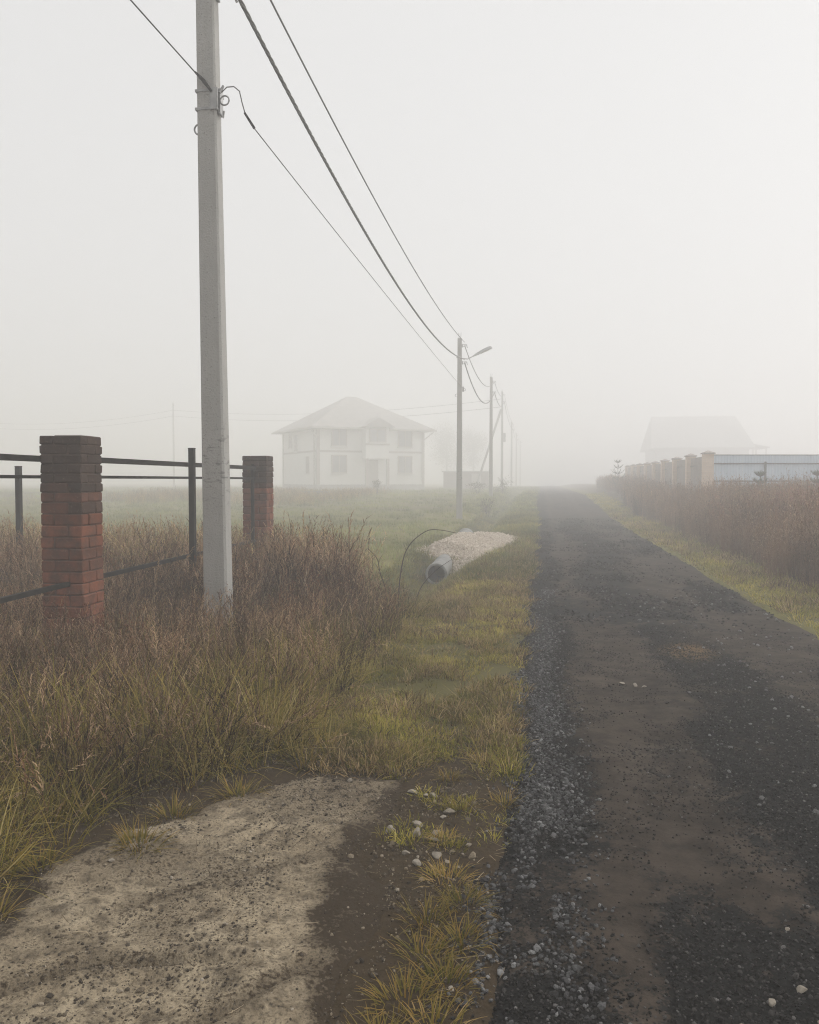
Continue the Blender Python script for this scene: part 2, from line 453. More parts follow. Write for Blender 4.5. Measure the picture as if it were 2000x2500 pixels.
class MB:
    def __init__(s): s.V = []; s.F = []
    def add(s, V, F):
        b = len(s.V); s.V += [tuple(v) for v in V]; s.F += [tuple(i + b for i in f) for f in F]; return s
    def box(s, a, b):
        (x0, y0, z0), (x1, y1, z1) = a, b
        return s.add([(x0, y0, z0), (x1, y0, z0), (x1, y1, z0), (x0, y1, z0), (x0, y0, z1), (x1, y0, z1), (x1, y1, z1), (x0, y1, z1)],
                     [(3, 2, 1, 0), (4, 5, 6, 7), (0, 1, 5, 4), (1, 2, 6, 5), (2, 3, 7, 6), (3, 0, 4, 7)])
    def tube(s, pts, r, n=6, cap=True):
        pts = [Vector(p) for p in pts]
        rs = r if hasattr(r, '__len__') else [r] * len(pts)
        up = Vector((0.13, 0.21, 1)).normalized(); V = []; F = []
        for i, p in enumerate(pts):
            t = (pts[min(i + 1, len(pts) - 1)] - pts[max(i - 1, 0)]).normalized()
            a = t.cross(up)
            if a.length < .1: a = t.cross(Vector((1, 0, 0)))
            a.normalize(); b = a.cross(t)
            V += [p + (a * math.cos(k * 2 * math.pi / n) + b * math.sin(k * 2 * math.pi / n)) * rs[i] for k in range(n)]
        for i in range(len(pts) - 1):
            F += [(i * n + k, i * n + (k + 1) % n, (i + 1) * n + (k + 1) % n, (i + 1) * n + k) for k in range(n)]
        if cap:
            F.append(tuple(range(n))[::-1]); F.append(tuple((len(pts) - 1) * n + k for k in range(n)))
        return s.add(V, F)
    def build(s, name, mat, parent=None, smooth=False):
        return link(name, mesh(name, s.V, s.F, mat, smooth), parent)

def box_part(name, a, b, mat, parent):
    return MB().box(a, b).build(name, mat, parent)

def grid(name, xs, ys, zf, mat, attrs=None):
    X, Y = np.meshgrid(xs, ys)
    Z = zf(X, Y)
    V = np.stack([X, Y, Z], -1).reshape(-1, 3)
    nx, ny = len(xs), len(ys)
    i = np.arange(nx * (ny - 1)).reshape(ny - 1, nx)[:, :-1].ravel()
    F = np.stack([i, i + 1, i + nx + 1, i + nx], -1)
    at = {k: f(X, Y).ravel() for k, f in (attrs or {}).items()}
    return link(name, mesh(name, V, F, mat, True, at))

def spaced(lo, hi, a, b, step, grow):
    """fine steps on [a, b], growing outward"""
    v = list(np.arange(a, b + 1e-6, step))
    s = step
    while v[-1] < hi: s *= grow; v.append(v[-1] + s)
    s = step; head = []
    p = a
    while p > lo: s *= grow; p -= s; head.append(p)
    return np.array(head[::-1] + v)

# ------------------------------------------------------------------ ground, road, bare entrance
def soil_attr(x, y):
    verge_l = (x < 0) & (x > -1.5)
    bare = (1 - sm(4.6, 6.4, y)) * 1.0
    patch = .55 * sm(.45, .62, fbm(x * 2.2, y * 1.6, 71)) * (1 - sm(8, 15, y))
    edge = 1 - sm(0.0, 0.25, np.abs(x - road_l(y)))
    weeds = sm(-2.0, -2.3, x) * (1 - sm(9.5, 12, y))
    return np.clip(np.maximum.reduce([bare, patch * .9, edge * .6, weeds * .8]), 0, 1)

def dry_attr(x, y):
    a = sm(3.6, 4.4, x)
    b = sm(44, 52, y) * (1 - sm(62, 70, y)) * sm(10, 14, -x) * .8
    c_ = sm(.52, .7, fbm(x * .18, y * .25, 73)) * sm(14, 20, y) * .45 * (x < -2.5)
    d = sm(-2.4, -3.2, x) * (1 - sm(10, 13, y))
    return np.clip(np.maximum.reduce([a, b, c_, d]), 0, 1)

xs = spaced(-190, 190, -5.2, 5.2, .085, 1.09)
ys = spaced(-70, 245, 1.0, 13.0, .085, 1.05)
ground = grid('ground', xs, ys, ground_z, M['ground'], {'soil': soil_attr, 'dry': dry_attr})
tag(ground, 'grassy ground with dark soil, ditch and verge', 'ground', kind='structure')

def stain(x, y):
    return 1.3 * np.exp(-((x - 1.33) / .24) ** 2 - ((y - 7.7) / .40) ** 2)
xs = np.arange(-.5, 3.35, .028)
ys = spaced(-40, 220, 1.2, 7.0, .026, 1.022)
road = grid('road', xs, ys, road_z, M['road'], {'gravel': gravel_mask, 'stain': stain})
tag(road, 'dark muddy gravel road running into the fog', 'road', kind='structure')

def dark_attr(x, y):
    s = sdf(x, y, PAD)
    d = 1 - sm(.02, 0.25, s + .45 * (fbm(x * 4, y * 4, 81) - .5))
    p1 = np.exp(-((x + 0.62) / .28) ** 2 - ((y - 3.62) / .42) ** 2) * .95
    p2 = sm(.48, .70, fbm(x * 2.3 + 4, y * 2.6, 82)) * .38
    p3 = np.exp(-((x + 1.75) / .5) ** 2 - ((y - 3.15) / .26) ** 2) * .45
    p4 = np.exp(-((x + 0.95) / .42) ** 2 - ((y - 4.0) / .26) ** 2) * .55
    ridge = 0
    for pl in ([(-1.75, 2.15), (-1.45, 2.42), (-1.18, 2.48)], [(-1.15, 2.02), (-0.9, 2.3), (-0.7, 2.62)], [(-1.5, 2.75), (-1.2, 3.1), (-0.9, 3.3)]):
        ridge = np.maximum(ridge, .55 * np.exp(-(seg_dist(x, y, pl, False) / .06) ** 2))
    return np.clip(np.maximum.reduce([d, p1, p2, p3, p4, ridge]), 0, 1.15)
pad = grid('dirt_path', np.arange(-4.0, -.14, .019), np.arange(.2, 4.62, .019), pad_z, M['pad'], {'dark': dark_attr})
tag(pad, 'bare sandy clay entrance path beside the road', 'path', kind='structure')

# ------------------------------------------------------------------ scatter machinery (uncountable stuff only)
def src_collection(name, meshes):
    c = bpy.data.collections.new(name)
    for i, me in enumerate(meshes):
        o = bpy.data.objects.new('%s_%02d' % (name, i), me); c.objects.link(o)
    return c

def scatter_group(coll):
    ng = bpy.data.node_groups.new('scatter_' + coll.name, 'GeometryNodeTree')
    ng.interface.new_socket('Geometry', in_out='INPUT', socket_type='NodeSocketGeometry')
    ng.interface.new_socket('Geometry', in_out='OUTPUT', socket_type='NodeSocketGeometry')
    N = ng.nodes.new; L = ng.links.new
    gi = N('NodeGroupInput'); go = N('NodeGroupOutput')
    ci = N('GeometryNodeCollectionInfo'); ci.inputs['Collection'].default_value = coll
    ci.inputs['Separate Children'].default_value = True; ci.inputs['Reset Children'].default_value = True
    iop = N('GeometryNodeInstanceOnPoints'); iop.inputs['Pick Instance'].default_value = True
    def na(nm, ty):
        a = N('GeometryNodeInputNamedAttribute'); a.data_type = ty; a.inputs['Name'].default_value = nm
        return a.outputs['Attribute']
    e2r = N('FunctionNodeEulerToRotation')
    L(na('rot', 'FLOAT_VECTOR'), e2r.inputs[0]); L(e2r.outputs[0], iop.inputs['Rotation'])
    L(na('scl', 'FLOAT_VECTOR'), iop.inputs['Scale']); L(na('idx', 'INT'), iop.inputs['Instance Index'])
    L(gi.outputs[0], iop.inputs['Points']); L(ci.outputs[0], iop.inputs['Instance']); L(iop.outputs[0], go.inputs[0])
    return ng

GROUPS = {}
def scatter(name, coll, pts, rot, scl, label, cat, tint=None):
    n = len(pts)
    me = bpy.data.meshes.new(name)
    me.vertices.add(n); me.vertices.foreach_set('co', np.asarray(pts, np.float32).ravel())
    a = me.attributes.new('rot', 'FLOAT_VECTOR', 'POINT'); a.data.foreach_set('vector', np.asarray(rot, np.float32).ravel())
    s3 = np.asarray(scl, np.float32)
    if s3.ndim == 1: s3 = np.repeat(s3[:, None], 3, 1)
    a = me.attributes.new('scl', 'FLOAT_VECTOR', 'POINT'); a.data.foreach_set('vector', s3.ravel())
    a = me.attributes.new('idx', 'INT', 'POINT'); a.data.foreach_set('value', RNG.integers(0, len(coll.objects), n).astype(np.int32))
    a = me.attributes.new('tint', 'FLOAT', 'POINT'); a.data.foreach_set('value', np.asarray(RNG.random(n) if tint is None else tint, np.float32))
    o = link(name, me)
    md = o.modifiers.new('scatter', 'NODES')
    if coll.name not in GROUPS: GROUPS[coll.name] = scatter_group(coll)
    md.node_group = GROUPS[coll.name]
    return tag(o, label, cat, kind='stuff')

def upright(n, lean=.12):
    r = np.zeros((n, 3)); r[:, 0] = RNG.normal(0, lean, n); r[:, 1] = RNG.normal(0, lean, n); r[:, 2] = RNG.uniform(0, 6.283, n)
    return r

def tumble(n):
    return RNG.uniform(0, 6.283, (n, 3))

# ---- plant meshes
class Blades:
    def __init__(s): s.V = []; s.F = []; s.r = []; s.a = []; s.m = []; s.n = 0
    def blade(s, p, az, lean, L, wd, curl, segs, mi=0, rnd=None, taper=1.0, twist=0):
        """a ribbon: starts at p, leans lean from vertical towards az, bends further by curl over its length"""
        rnd = random.random() if rnd is None else rnd
        d = np.array([math.cos(az), math.sin(az), 0.]); sd = np.array([-math.sin(az + twist), math.cos(az + twist), 0.])
        q = np.array(p, float); V = []; path = []
        for i in range(segs + 1):
            t = i / segs
            path.append(q.copy())
            hw = wd * .5 * (1 - taper * t ** 1.6) + .0004
            V += [q - sd * hw, q + sd * hw]
            th = lean + curl * t ** 1.3
            q = q + (d * math.sin(th) + np.array([0, 0, 1.]) * math.cos(th)) * L / segs
        s._put(V, segs, mi, rnd)
        return path, lean + curl
    def _put(s, V, segs, mi, rnd):
        b = s.n; s.V += V; s.n += len(V)
        for i in range(segs):
            k = b + 2 * i; s.F.append((k, k + 1, k + 3, k + 2)); s.m.append(mi)
        for i in range(segs + 1): s.r += [rnd, rnd]; s.a += [i / segs] * 2
    def mesh(s, name, mats):
        return mesh(name, np.array(s.V), np.array(s.F), None, False, {'rnd': s.r, 'along': s.a}, mats, s.m)

def rr(a, b): return random.uniform(a, b)

def dry_clump(k, n=10, rad=.16, hmin=.6, hmax=.98, mats=None, headn=8, leafn=3, wide=1.0):
    B = Blades()
    for i in range(n):
        a = rr(0, 6.28); q = rad * math.sqrt(random.random())
        az = rr(0, 6.28); L = rr(hmin, hmax)
        base = (q * math.cos(a), q * math.sin(a), -.03)
        bent = random.random() < .16
        lean = abs(random.gauss(0, .13)) + (.35 if bent else 0); curl = rr(1.0, 2.3) if bent else rr(.1, .8)
        path, th = B.blade(base, az, lean, L, .0048 * wide, curl, 6, 0, None, .6, rr(-1.5, 1.5))
        for j in range(leafn):
            p = path[random.choice((0, 1, 1, 2, 2, 3, 4))]
            B.blade(p, rr(0, 6.28), rr(.3, .9), rr(.12, .30), rr(.005, .010) * wide, rr(.5, 1.9), 3, 0, None, 1, 0)
        d = np.array([math.cos(az), math.sin(az), 0])
        r0 = random.random()
        for j in range(headn):
            t = j / headn
            p = path[-3] + (path[-1] - path[-3]) * t if t < .5 else path[-2] + (path[-1] - path[-2]) * (t - .5) * 2
            B.blade(p, az + rr(-1.1, 1.1), th * .6 + rr(0, .7), rr(.03, .085), rr(.005, .0105) * wide, rr(.2, 1.4), 2, 1, r0, .7, rr(-1, 1))
    for i in range(int(n * .8)):
        a = rr(0, 6.28); q = rad * 1.1 * math.sqrt(random.random())
        B.blade((q * math.cos(a), q * math.sin(a), -.02), rr(0, 6.28), rr(.1, .7), rr(.2, .5), rr(.004, .007) * wide, rr(.3, 1.6), 4, 0)
    return B.mesh('dry_clump_%d' % k, mats)

def tuft_mesh(k, n, rad, hmin, hmax, wd, mat, spread=.75, curl=1.3, segs=4):
    B = Blades()
    for i in range(n):
        a = rr(0, 6.28); t = math.sqrt(random.random()); q = rad * t
        B.blade((q * math.cos(a), q * math.sin(a), -.012), a + rr(-.7, .7), spread * t * rr(.3, 1.1) + abs(random.gauss(0, .1)), rr(hmin, hmax),
                wd * rr(.7, 1.3), rr(.1, curl), segs, 0)
    return B.mesh('tuft_mesh_%d' % k, [mat])

def weed_mesh(k, mats, n=9, rad=.17):
    """upright dead weed: a stiff stem with short side twigs that end in small seed heads"""
    B = Blades()
    for i in range(n):
        a = rr(0, 6.28); q = rad * math.sqrt(random.random()); az = rr(0, 6.28); L = rr(.65, 1.12)
        path, th = B.blade((q * math.cos(a), q * math.sin(a), -.03), az, abs(random.gauss(0, .09)), L, .006, rr(0, .3), 6, 0, None, .6, rr(-1.5, 1.5))
        r0 = random.random()
        for j in range(9):
            t = rr(.3, 1.0); f = t * 6; i0 = min(5, int(f)); p = path[i0] + (path[i0 + 1] - path[i0]) * (f - i0)
            p2, _ = B.blade(p, rr(0, 6.28), rr(.3, .8), rr(.06, .18), .004, rr(-.3, .4), 2, 0, None, .4)
            for z in range(3):
                B.blade(p2[-1], rr(0, 6.28), rr(.1, 1.3), rr(.018, .045), rr(.006, .011), rr(0, .8), 2, 1, r0 + rr(-.1, .1), .7)
    for i in range(n):
        a = rr(0, 6.28); q = rad * math.sqrt(random.random())
        B.blade((q * math.cos(a), q * math.sin(a), -.02), rr(0, 6.28), rr(.1, .6), rr(.25, .6), rr(.005, .008), rr(.2, 1.2), 4, 0)
    return B.mesh('weed_mesh_%d' % k, mats)

def stone_mesh(k, sub=1, rough=.28, mat=None, smooth=False):
    bm = bmesh.new(); bmesh.ops.create_icosphere(bm, subdivisions=sub, radius=1)
    s = (rr(.8, 1.25), rr(.75, 1.05), rr(.5, .8))
    planes = [(Vector((rr(-1, 1), rr(-1, 1), rr(-1, 1))).normalized(), rr(.62, .9)) for _ in range(6)]
    for v in bm.verts:
        c = v.co.copy()
        for nrm, d in planes:
            e = c.dot(nrm) - d
            if e > 0: c -= nrm * e
        c *= 1 + rr(-rough, rough) * .35
        v.co = Vector((c.x * s[0], c.y * s[1], c.z * s[2]))
    me = bpy.data.meshes.new('stone_mesh_%d' % k); bm.to_mesh(me); bm.free()
    if mat: me.materials.append(mat)
    if smooth: me.polygons.foreach_set('use_smooth', np.ones(len(me.polygons), bool))
    return me

def rock_mesh(k):
    bm = bmesh.new(); bmesh.ops.create_icosphere(bm, subdivisions=3, radius=1)
    planes = [(Vector((rr(-1, 1), rr(-1, 1), rr(-1, 1))).normalized(), rr(.5, .85)) for _ in range(13)]
    s = (rr(.9, 1.25), rr(.75, 1.0), rr(.55, .85)); ox = rr(0, 90)
    for v in bm.verts:
        c = v.co.copy()
        for nrm, d in planes:
            e = c.dot(nrm) - d
            if e > 0: c -= nrm * e
        c *= 1 + .16 * (float(fbm(c.x * 2.5 + ox, c.y * 2.5 + c.z * 1.7, 200 + k, 3)) - .5)
        v.co = Vector((c.x * s[0], c.y * s[1], c.z * s[2]))
    me = bpy.data.meshes.new('rock_mesh_%d' % k); bm.to_mesh(me); bm.free(); me.materials.append(M['rock_pale'])
    return me

C_dry = src_collection('dry_src', [dry_clump(k, mats=[M['dry'], M['head']]) for k in range(7)])
C_far = src_collection('dryfar_src', [dry_clump(k, 11, .22, .5, .95, [M['long'], M['head']], 6, 2, 1.5) for k in range(5)])
C_twig = src_collection('twig_src', [weed_mesh(30 + k, [M['dry'], M['rust']], 6, .16) for k in range(4)])
C_stalk = src_collection('stalk_src', [dry_clump(40 + k, 3, .10, .85, 1.15, [M['straw'], M['head']], 12, 1, 1.1) for k in range(5)])
C_long = src_collection('long_src', [tuft_mesh(k, 22, .11, .16, .58, .0062, M['long'], 1.0, 1.9, 5) for k in range(6)])
C_lawn = src_collection('lawn_src', [tuft_mesh(k, 26, .085, .016, .062, .0042, M['lawn'], 1.35, 1.5, 3) for k in range(6)])
C_drylawn = src_collection('drylawn_src', [tuft_mesh(60 + k, 24, .085, .025, .085, .0040, M['drylawn'], 1.4, 1.6, 3) for k in range(5)])
C_lawnfar = src_collection('lawnfar_src', [tuft_mesh(k, 30, .22, .06, .17, .012, M['lawn'], .8, 1.1, 2) for k in range(5)])
C_vergeg = src_collection('vergefar_src', [tuft_mesh(70 + k, 26, .08, .022, .08, .0045, M['fieldg' if k < 3 else 'lawn'], 1.1, 1.4, 3) for k in range(5)])
C_fieldg = src_collection('field_src', [tuft_mesh(50 + k, 30, .22, .05, .15, .012, M['fieldg'], .8, 1.1, 2) for k in range(5)])
C_weed = src_collection('weed_src', [weed_mesh(k, [M['dry'] if k == 5 else M['ruddy'], M['head'] if k > 3 else M['ruddy']]) for k in range(7)])
C_red = src_collection('red_src', [weed_mesh(k, [M['ruddy'], M['redw']]) for k in range(3)])
C_road = src_collection('road_stone_src', [stone_mesh(k, 1, .3, M['road_stone']) for k in range(7)])
C_edge = src_collection('edge_stone_src', [stone_mesh(k, 1, .3, M['edge_stone']) for k in range(7)])
C_clod = src_collection('clod_src', [stone_mesh(k, 1, .5, M['clod']) for k in range(7)])
C_crush = src_collection('crushed_src', [stone_mesh(k, 1, .3, M['crushed']) for k in range(6)])
def straw_mesh(k):
    B = Blades()
    for i in range(3):
        B.blade((rr(-.03, .03), rr(-.03, .03), .004), rr(0, 6.28), rr(1.35, 1.6), rr(.03, .11), .0018, rr(-.25, .25), 3, 0, None, .5)
    return B.mesh('straw_mesh_%d' % k, [M['straw']])
C_straw = src_collection('straw_src', [straw_mesh(k) for k in range(6)])

def pick(n, x0, x1, y0, y1, dens):
    """n tries in a box, kept with probability dens(x, y)"""
    x = RNG.uniform(x0, x1, n); y = RNG.uniform(y0, y1, n)
    k = RNG.random(n) < dens(x, y)
    return x[k], y[k]

def on_ground(x, y): return np.stack([x, y, top_z(x, y)], -1)

# ------------------------------------------------------------------ concrete pole of the power line
def pole_shaft(h, wb, wt, db, dt, lean=0):
    b = MB(); V = []; F = []
    n = 9; c = .17
    for i in range(n + 1):
        t = i / n; z = -.5 + (h + .5) * t; wx = (wb + (wt - wb) * t) / 2; wy = (db + (dt - db) * t) / 2; ox = lean * max(0, z) / h
        k = c * wx
        for (px, py) in ((wx - k, -wy), (wx, -wy + k), (wx * .86, wy - k), (wx * .86 - k, wy), (-wx * .86 + k, wy), (-wx * .86, wy - k), (-wx, -wy + k), (-wx + k, -wy)):
            V.append((px + ox, py, z))
    for i in range(n):
        F += [(i * 8 + j, i * 8 + (j + 1) % 8, (i + 1) * 8 + (j + 1) % 8, (i + 1) * 8 + j) for j in range(8)]
    F.append(tuple(n * 8 + j for j in range(8)))
    return b.add(V, F)

def arc(c, r, a0, a1, n, ax=(1, 0, 0), ay=(0, 0, 1)):
    c = Vector(c); ax = Vector(ax); ay = Vector(ay)
    return [c + ax * (r * math.cos(a0 + (a1 - a0) * i / n)) + ay * (r * math.sin(a0 + (a1 - a0) * i / n)) for i in range(n + 1)]

def hook(o, x, z, mat, side=1):
    b = MB()
    b.box((x - .012, -.05, z - .06), (x + .03, .05, z + .06))
    b.tube([(x, 0, z + .03), (x + .1 * side, 0, z + .05), (x + .2 * side, 0, z + .04)], .011, 5)
    b.tube([(x, 0, z - .045), (x + .12 * side, 0, z - .03), (x + .2 * side, 0, z + .04)], .011, 5)
    b.tube([(x + .2 * side, 0, z + .04), (x + .2 * side, .0, z - .02), (x + .22 * side, .02, z - .09)], .015, 6)
    return b.build('cable_hook', mat, o)

def band(o, lx, z, wx, wy, mat):
    b = MB(); e = .004; hh = .012
    for (a0, a1) in (((-wx - e, -wy - e), (wx + e, -wy)), ((-wx - e, wy), (wx + e, wy + e)), ((-wx - e, -wy), (-wx, wy)), ((wx, -wy), (wx + e, wy))):
        b.box((lx + a0[0], a0[1], z - hh), (lx + a1[0], a1[1], z + hh))
    return b.build('steel_band', mat, o)

def utility_pole(x, y, h, label, lean=0, zb=None, spikes=True, hooks=True):
    z = float(H(x, y)) if zb is None else zb
    o = empty('utility_pole', (x, y, z), label, 'pole', 'concrete poles of the power line')
    pole_shaft(h, .265, .18, .245, .17, lean).build('shaft', M['concrete'], o)
    if spikes:
        for sx in (-.035, .035):
            MB().tube([(lean + sx, 0, h - .02), (lean + sx * 1.15, 0, h + .12), (lean + sx * 1.3, .01, h + .24)], .009, 5).build('rebar_end', M['steel_dark'], o)
    if hooks:
        hook(o, lean + .09, h - .3, M['steel_galv']); hook(o, lean + .095, h - 1.0, M['steel_galv'])
    return o

p1 = utility_pole(-3.29, 8.04, 7.5, 'nearest tall grey concrete utility pole standing in the dry weeds beside the brick pillars', lean=-.08, zb=0.0)
# cable clamp on the near pole
LZ = 5.42; LX = -.058
band(p1, LX, LZ + .09, .109, .099, M['steel_galv']); band(p1, LX, LZ - .09, .110, .100, M['steel_galv'])
b = MB(); cxp = LX + .11
b.box((cxp, -.05, LZ - .13), (cxp + .022, .03, LZ + .12))
b.box((cxp - .06, -.118, LZ - .11), (cxp + .02, -.104, LZ + .10))
b.tube([(cxp + .02, -.03, LZ + .10), (cxp + .05, -.04, LZ + .14), (cxp + .02, -.06, LZ + .07)], .014, 6)
b.tube([(cxp + .01, -.04, LZ - .12), (cxp + .05, -.05, LZ - .17), (cxp + .06, -.05, LZ - .11)], .013, 6)
b.build('clamp_bracket', M['steel_galv'], p1)
MB().tube(arc((cxp + .07, -.05, LZ - .005), .046, 0, 2 * math.pi, 22), .008, 6, False).build('ring_hook', M['steel_galv'], p1)
MB().tube(arc((LX - .105, -.02, LZ - .26), .052, math.pi * .5, math.pi * 1.5, 14), .009, 6).build('ring_hook', M['steel_galv'], p1)
MB().tube([(cxp - .04, -.12, LZ + .06), (cxp - .12, -.14, LZ + .17), (cxp - .2, -.15, LZ + .25)], [.012, .02, .009], 6).build('tension_clamp', M['steel_dark'], p1)
MB().tube([(cxp + .03, -.04, LZ + .08), (cxp + .09, -.04, LZ + .13), (cxp + .16, -.03, LZ + .135), (cxp + .215, -.02, LZ + .09), (cxp + .235, 0, LZ - .02), (cxp + .25, .06, LZ - .12)], .006, 6).build('wire_tail', M['cable'], p1)
MB().tube([(cxp + .245, .04, LZ - .10), (cxp + .29, .2, LZ - .19)], [.012, .015], 6).build('tension_clamp', M['steel_dark'], p1)

p2 = utility_pole(-3.35, 33.9, 7.4, 'second concrete utility pole along the line, carrying a street lamp', zb=0.03, lean=.0)
b = MB()
b.tube([(-.14, -.02, 6.62), (.12, -.02, 6.58), (.32, -.02, 6.55), (.55, -.02, 6.66), (.80, -.02, 6.75)], .022, 7)
b.build('lamp_arm', M['lamp_body'], p2)
lh = MB()
LP = [(.55, 0), (.70, .055), (.95, .10), (1.15, .11), (1.28, .085), (1.33, .03)]
V = []; F = []
for i, (lx, hw) in enumerate(LP):
    zc = 6.66 + (lx - .55) * .42
    V += [(lx, -.02 - max(.03, hw), zc - .02), (lx, -.02 + max(.03, hw), zc - .02), (lx - .02, -.02 + max(.02, hw * .6), zc + .02 + hw * .75), (lx - .02, -.02 - max(.02, hw * .6), zc + .02 + hw * .75)]
for i in range(len(LP) - 1):
    F += [(i * 4 + j, i * 4 + (j + 1) % 4, i * 4 + 4 + (j + 1) % 4, i * 4 + 4 + j) for j in range(4)]
F += [(3, 2, 1, 0), tuple((len(LP) - 1) * 4 + j for j in range(4))]
lampo = lh.add(V, F).build('lamp_head', M['lamp_body'], p2)
b = MB(); V = []
for lx in (.86, 1.24):
    zc = 6.66 + (lx - .55) * .42 - .035
    V += [(lx, -.10, zc), (lx, .06, zc), (lx, .06, zc + .02), (lx, -.10, zc + .02)]
b.add(V, [(0, 1, 5, 4), (1, 2, 6, 5), (2, 3, 7, 6), (3, 0, 4, 7), (3, 2, 1, 0), (4, 5, 6, 7)]).build('lamp_lens', M['lamp_glass'], lampo)
b = MB(); b.box((.11, -.05, 5.22), (.17, .05, 5.42)); b.tube(arc((.19, 0, 5.3), .05, 0, 6.28, 12), .01, 5, False); b.build('clamp_bracket', M['steel_galv'], p2)
MB().tube(arc((-.13, 0, 5.07), .06, math.pi * .5, math.pi * 1.5, 10), .01, 5).build('ring_hook', M['steel_galv'], p2)

p3 = utility_pole(-3.33, 55.0, 8.0, 'third concrete utility pole along the line, bare of any lamp')
p4 = utility_pole(-3.97, 84.0, 10.0, 'fourth concrete utility pole in the fog with a slanting prop')
MB().tube([(-.12, 0, 8.2), (-2.8, -.3, -.3)], .115, 8).build('slanting_prop', M['concrete'], p4)
box_part('meter_box', (.12, -.18, 4.9), (.36, .18, 5.8), M['lamp_body'], p4)
p5 = utility_pole(-3.9, 109.0, 8.7, 'fifth concrete utility pole, faint in the fog')
p6 = utility_pole(-4.0, 133.0, 8.6, 'sixth concrete utility pole, barely visible in the fog', spikes=False)
p7 = utility_pole(-4.0, 158.0, 8.6, 'last concrete utility pole of the line, almost lost in fog', spikes=False)
pf = utility_pole(-49.8, 106.0, 11.6, 'solitary far concrete pole standing across the field left of the white house')

def catenary(A, B, sag, n):
    A = Vector(A); B = Vector(B)
    return [A.lerp(B, i / n) - Vector((0, 0, 4 * sag * (i / n) * (1 - i / n))) for i in range(n + 1)]

def cable(A, B, sag, r, mat, label, strands=1, hr=0, pitch=.55, n=None, group='overhead cables'):
    n = n or (30 if strands == 1 else int((Vector(B) - Vector(A)).length / pitch * 9))
    base = catenary(A, B, sag, n); b = MB()
    if strands == 1: b.tube(base, r, 6)
    else:
        t = (Vector(B) - Vector(A)).normalized(); u = t.cross(Vector((0, 0, 1))).normalized(); v = u.cross(t)
        s = 0; L = (Vector(B) - Vector(A)).length
        for k in range(strands):
            pts = []
            for i, p in enumerate(base):
                a = 2 * math.pi * (k / strands + i / n * L / pitch)
                pts.append(p + u * (hr * math.cos(a)) + v * (hr * math.sin(a)))
            b.tube(pts, r, 5)
    o = b.build('overhead_cable', mat, None, True)
    return tag(o, label, 'cable', group)

cable((-3.06, 8.04, 6.5), (-3.16, 33.9, 6.58), .775, .0105, M['cable'], 'thick twisted overhead cable from the near pole to the lamp pole', 4, .0135, .62)
cable((-3.06, 8.04, 7.1), (-3.16, 33.9, 7.28), .43, .0125, M['cable'], 'upper thin overhead cable from the near pole to the lamp pole', n=60)
cable((-3.06, 8.04, 6.5), (-3.16, -17.0, 6.5), .775, .0105, M['cable'], 'thick twisted overhead cable running back from the near pole past the viewer', 4, .0135, .62)
cable((-3.06, 8.04, 7.1), (-3.16, -17.0, 7.2), .43, .0125, M['cable'], 'upper thin overhead cable running back from the near pole past the viewer', n=60)
cable((-2.95, 8.24, LZ - .19), (-3.18, 33.9, 5.33), .05, .0055, M['cable'], 'slender low wire from the near pole clamp towards the lamp pole')
cable((-3.44, 7.89, LZ + .25), (-3.4, -17.0, 5.5), .12, .0065, M['cable_dark'], 'slender dark wire leaving the near pole clamp upwards out of the top edge')
Z = lambda x, y: float(H(x, y))
tops = [(-3.15, 33.9, .03 + 7.4), (-3.12, 55, Z(-3.3, 55) + 8.0), (-3.76, 84, Z(-3.97, 84) + 10.0), (-3.7, 109, Z(-3.9, 109) + 8.7), (-3.8, 133, Z(-4, 133) + 8.6), (-3.8, 158, Z(-4, 158) + 8.6)]
nm = ['lamp pole to the third pole', 'third pole to the propped pole', 'propped pole to the fifth pole', 'fifth pole to the sixth pole', 'sixth pole to the last pole']
for i in range(5):
    (x0, y0, z0), (x1, y1, z1) = tops[i], tops[i + 1]
    sg = 1.15 if i == 0 else .7
    cable((x0, y0, z0 - 1.0), (x1, y1, z1 - 1.0), sg, .026, M['cable'], 'lower sagging cable from the ' + nm[i])
    cable((x0, y0, z0 - .3), (x1, y1, z1 - .3), sg * .75, .018, M['cable'], 'upper sagging cable from the ' + nm[i])
zf = Z(-49.8, 106) + 11.6; zp = tops[2][2]
for dz, nm_ in ((-.95, 'upper'), (-1.75, 'lower')):
    cable((-4.1, 84, zp + dz + .2), (-49.8, 106, zf + dz), 1.0, .024, M['cable'], nm_ + ' cross cable from the propped pole behind the house to the far pole', n=40)
    cable((-49.8, 106, zf + dz), (-86, 114, zf + dz - .6), 1.0, .024, M['cable'], nm_ + ' cross cable from the far pole out over the left field', n=40)

# ------------------------------------------------------------------ brick pillars and steel fence
def brick_mesh(L, Wd, Hh, k):
    bm = bmesh.new(); bmesh.ops.create_cube(bm, size=1)
    for v in bm.verts: v.co = Vector((v.co.x * L, v.co.y * Wd, v.co.z * Hh))
    bmesh.ops.bevel(bm, geom=bm.edges[:], offset=.009, segments=1, affect='EDGES')
    for v in bm.verts: v.co += Vector((rr(-.004, .004), rr(-.004, .004), rr(-.003, .003)))
    me = bpy.data.meshes.new('brick_%d' % k); bm.to_mesh(me); bm.free(); me.materials.append(M['brick']); return me
BM_S = [brick_mesh(.249, .122, .0775, k) for k in range(4)]
BM_T = [brick_mesh(.249, .122, .095, k + 4) for k in range(4)]

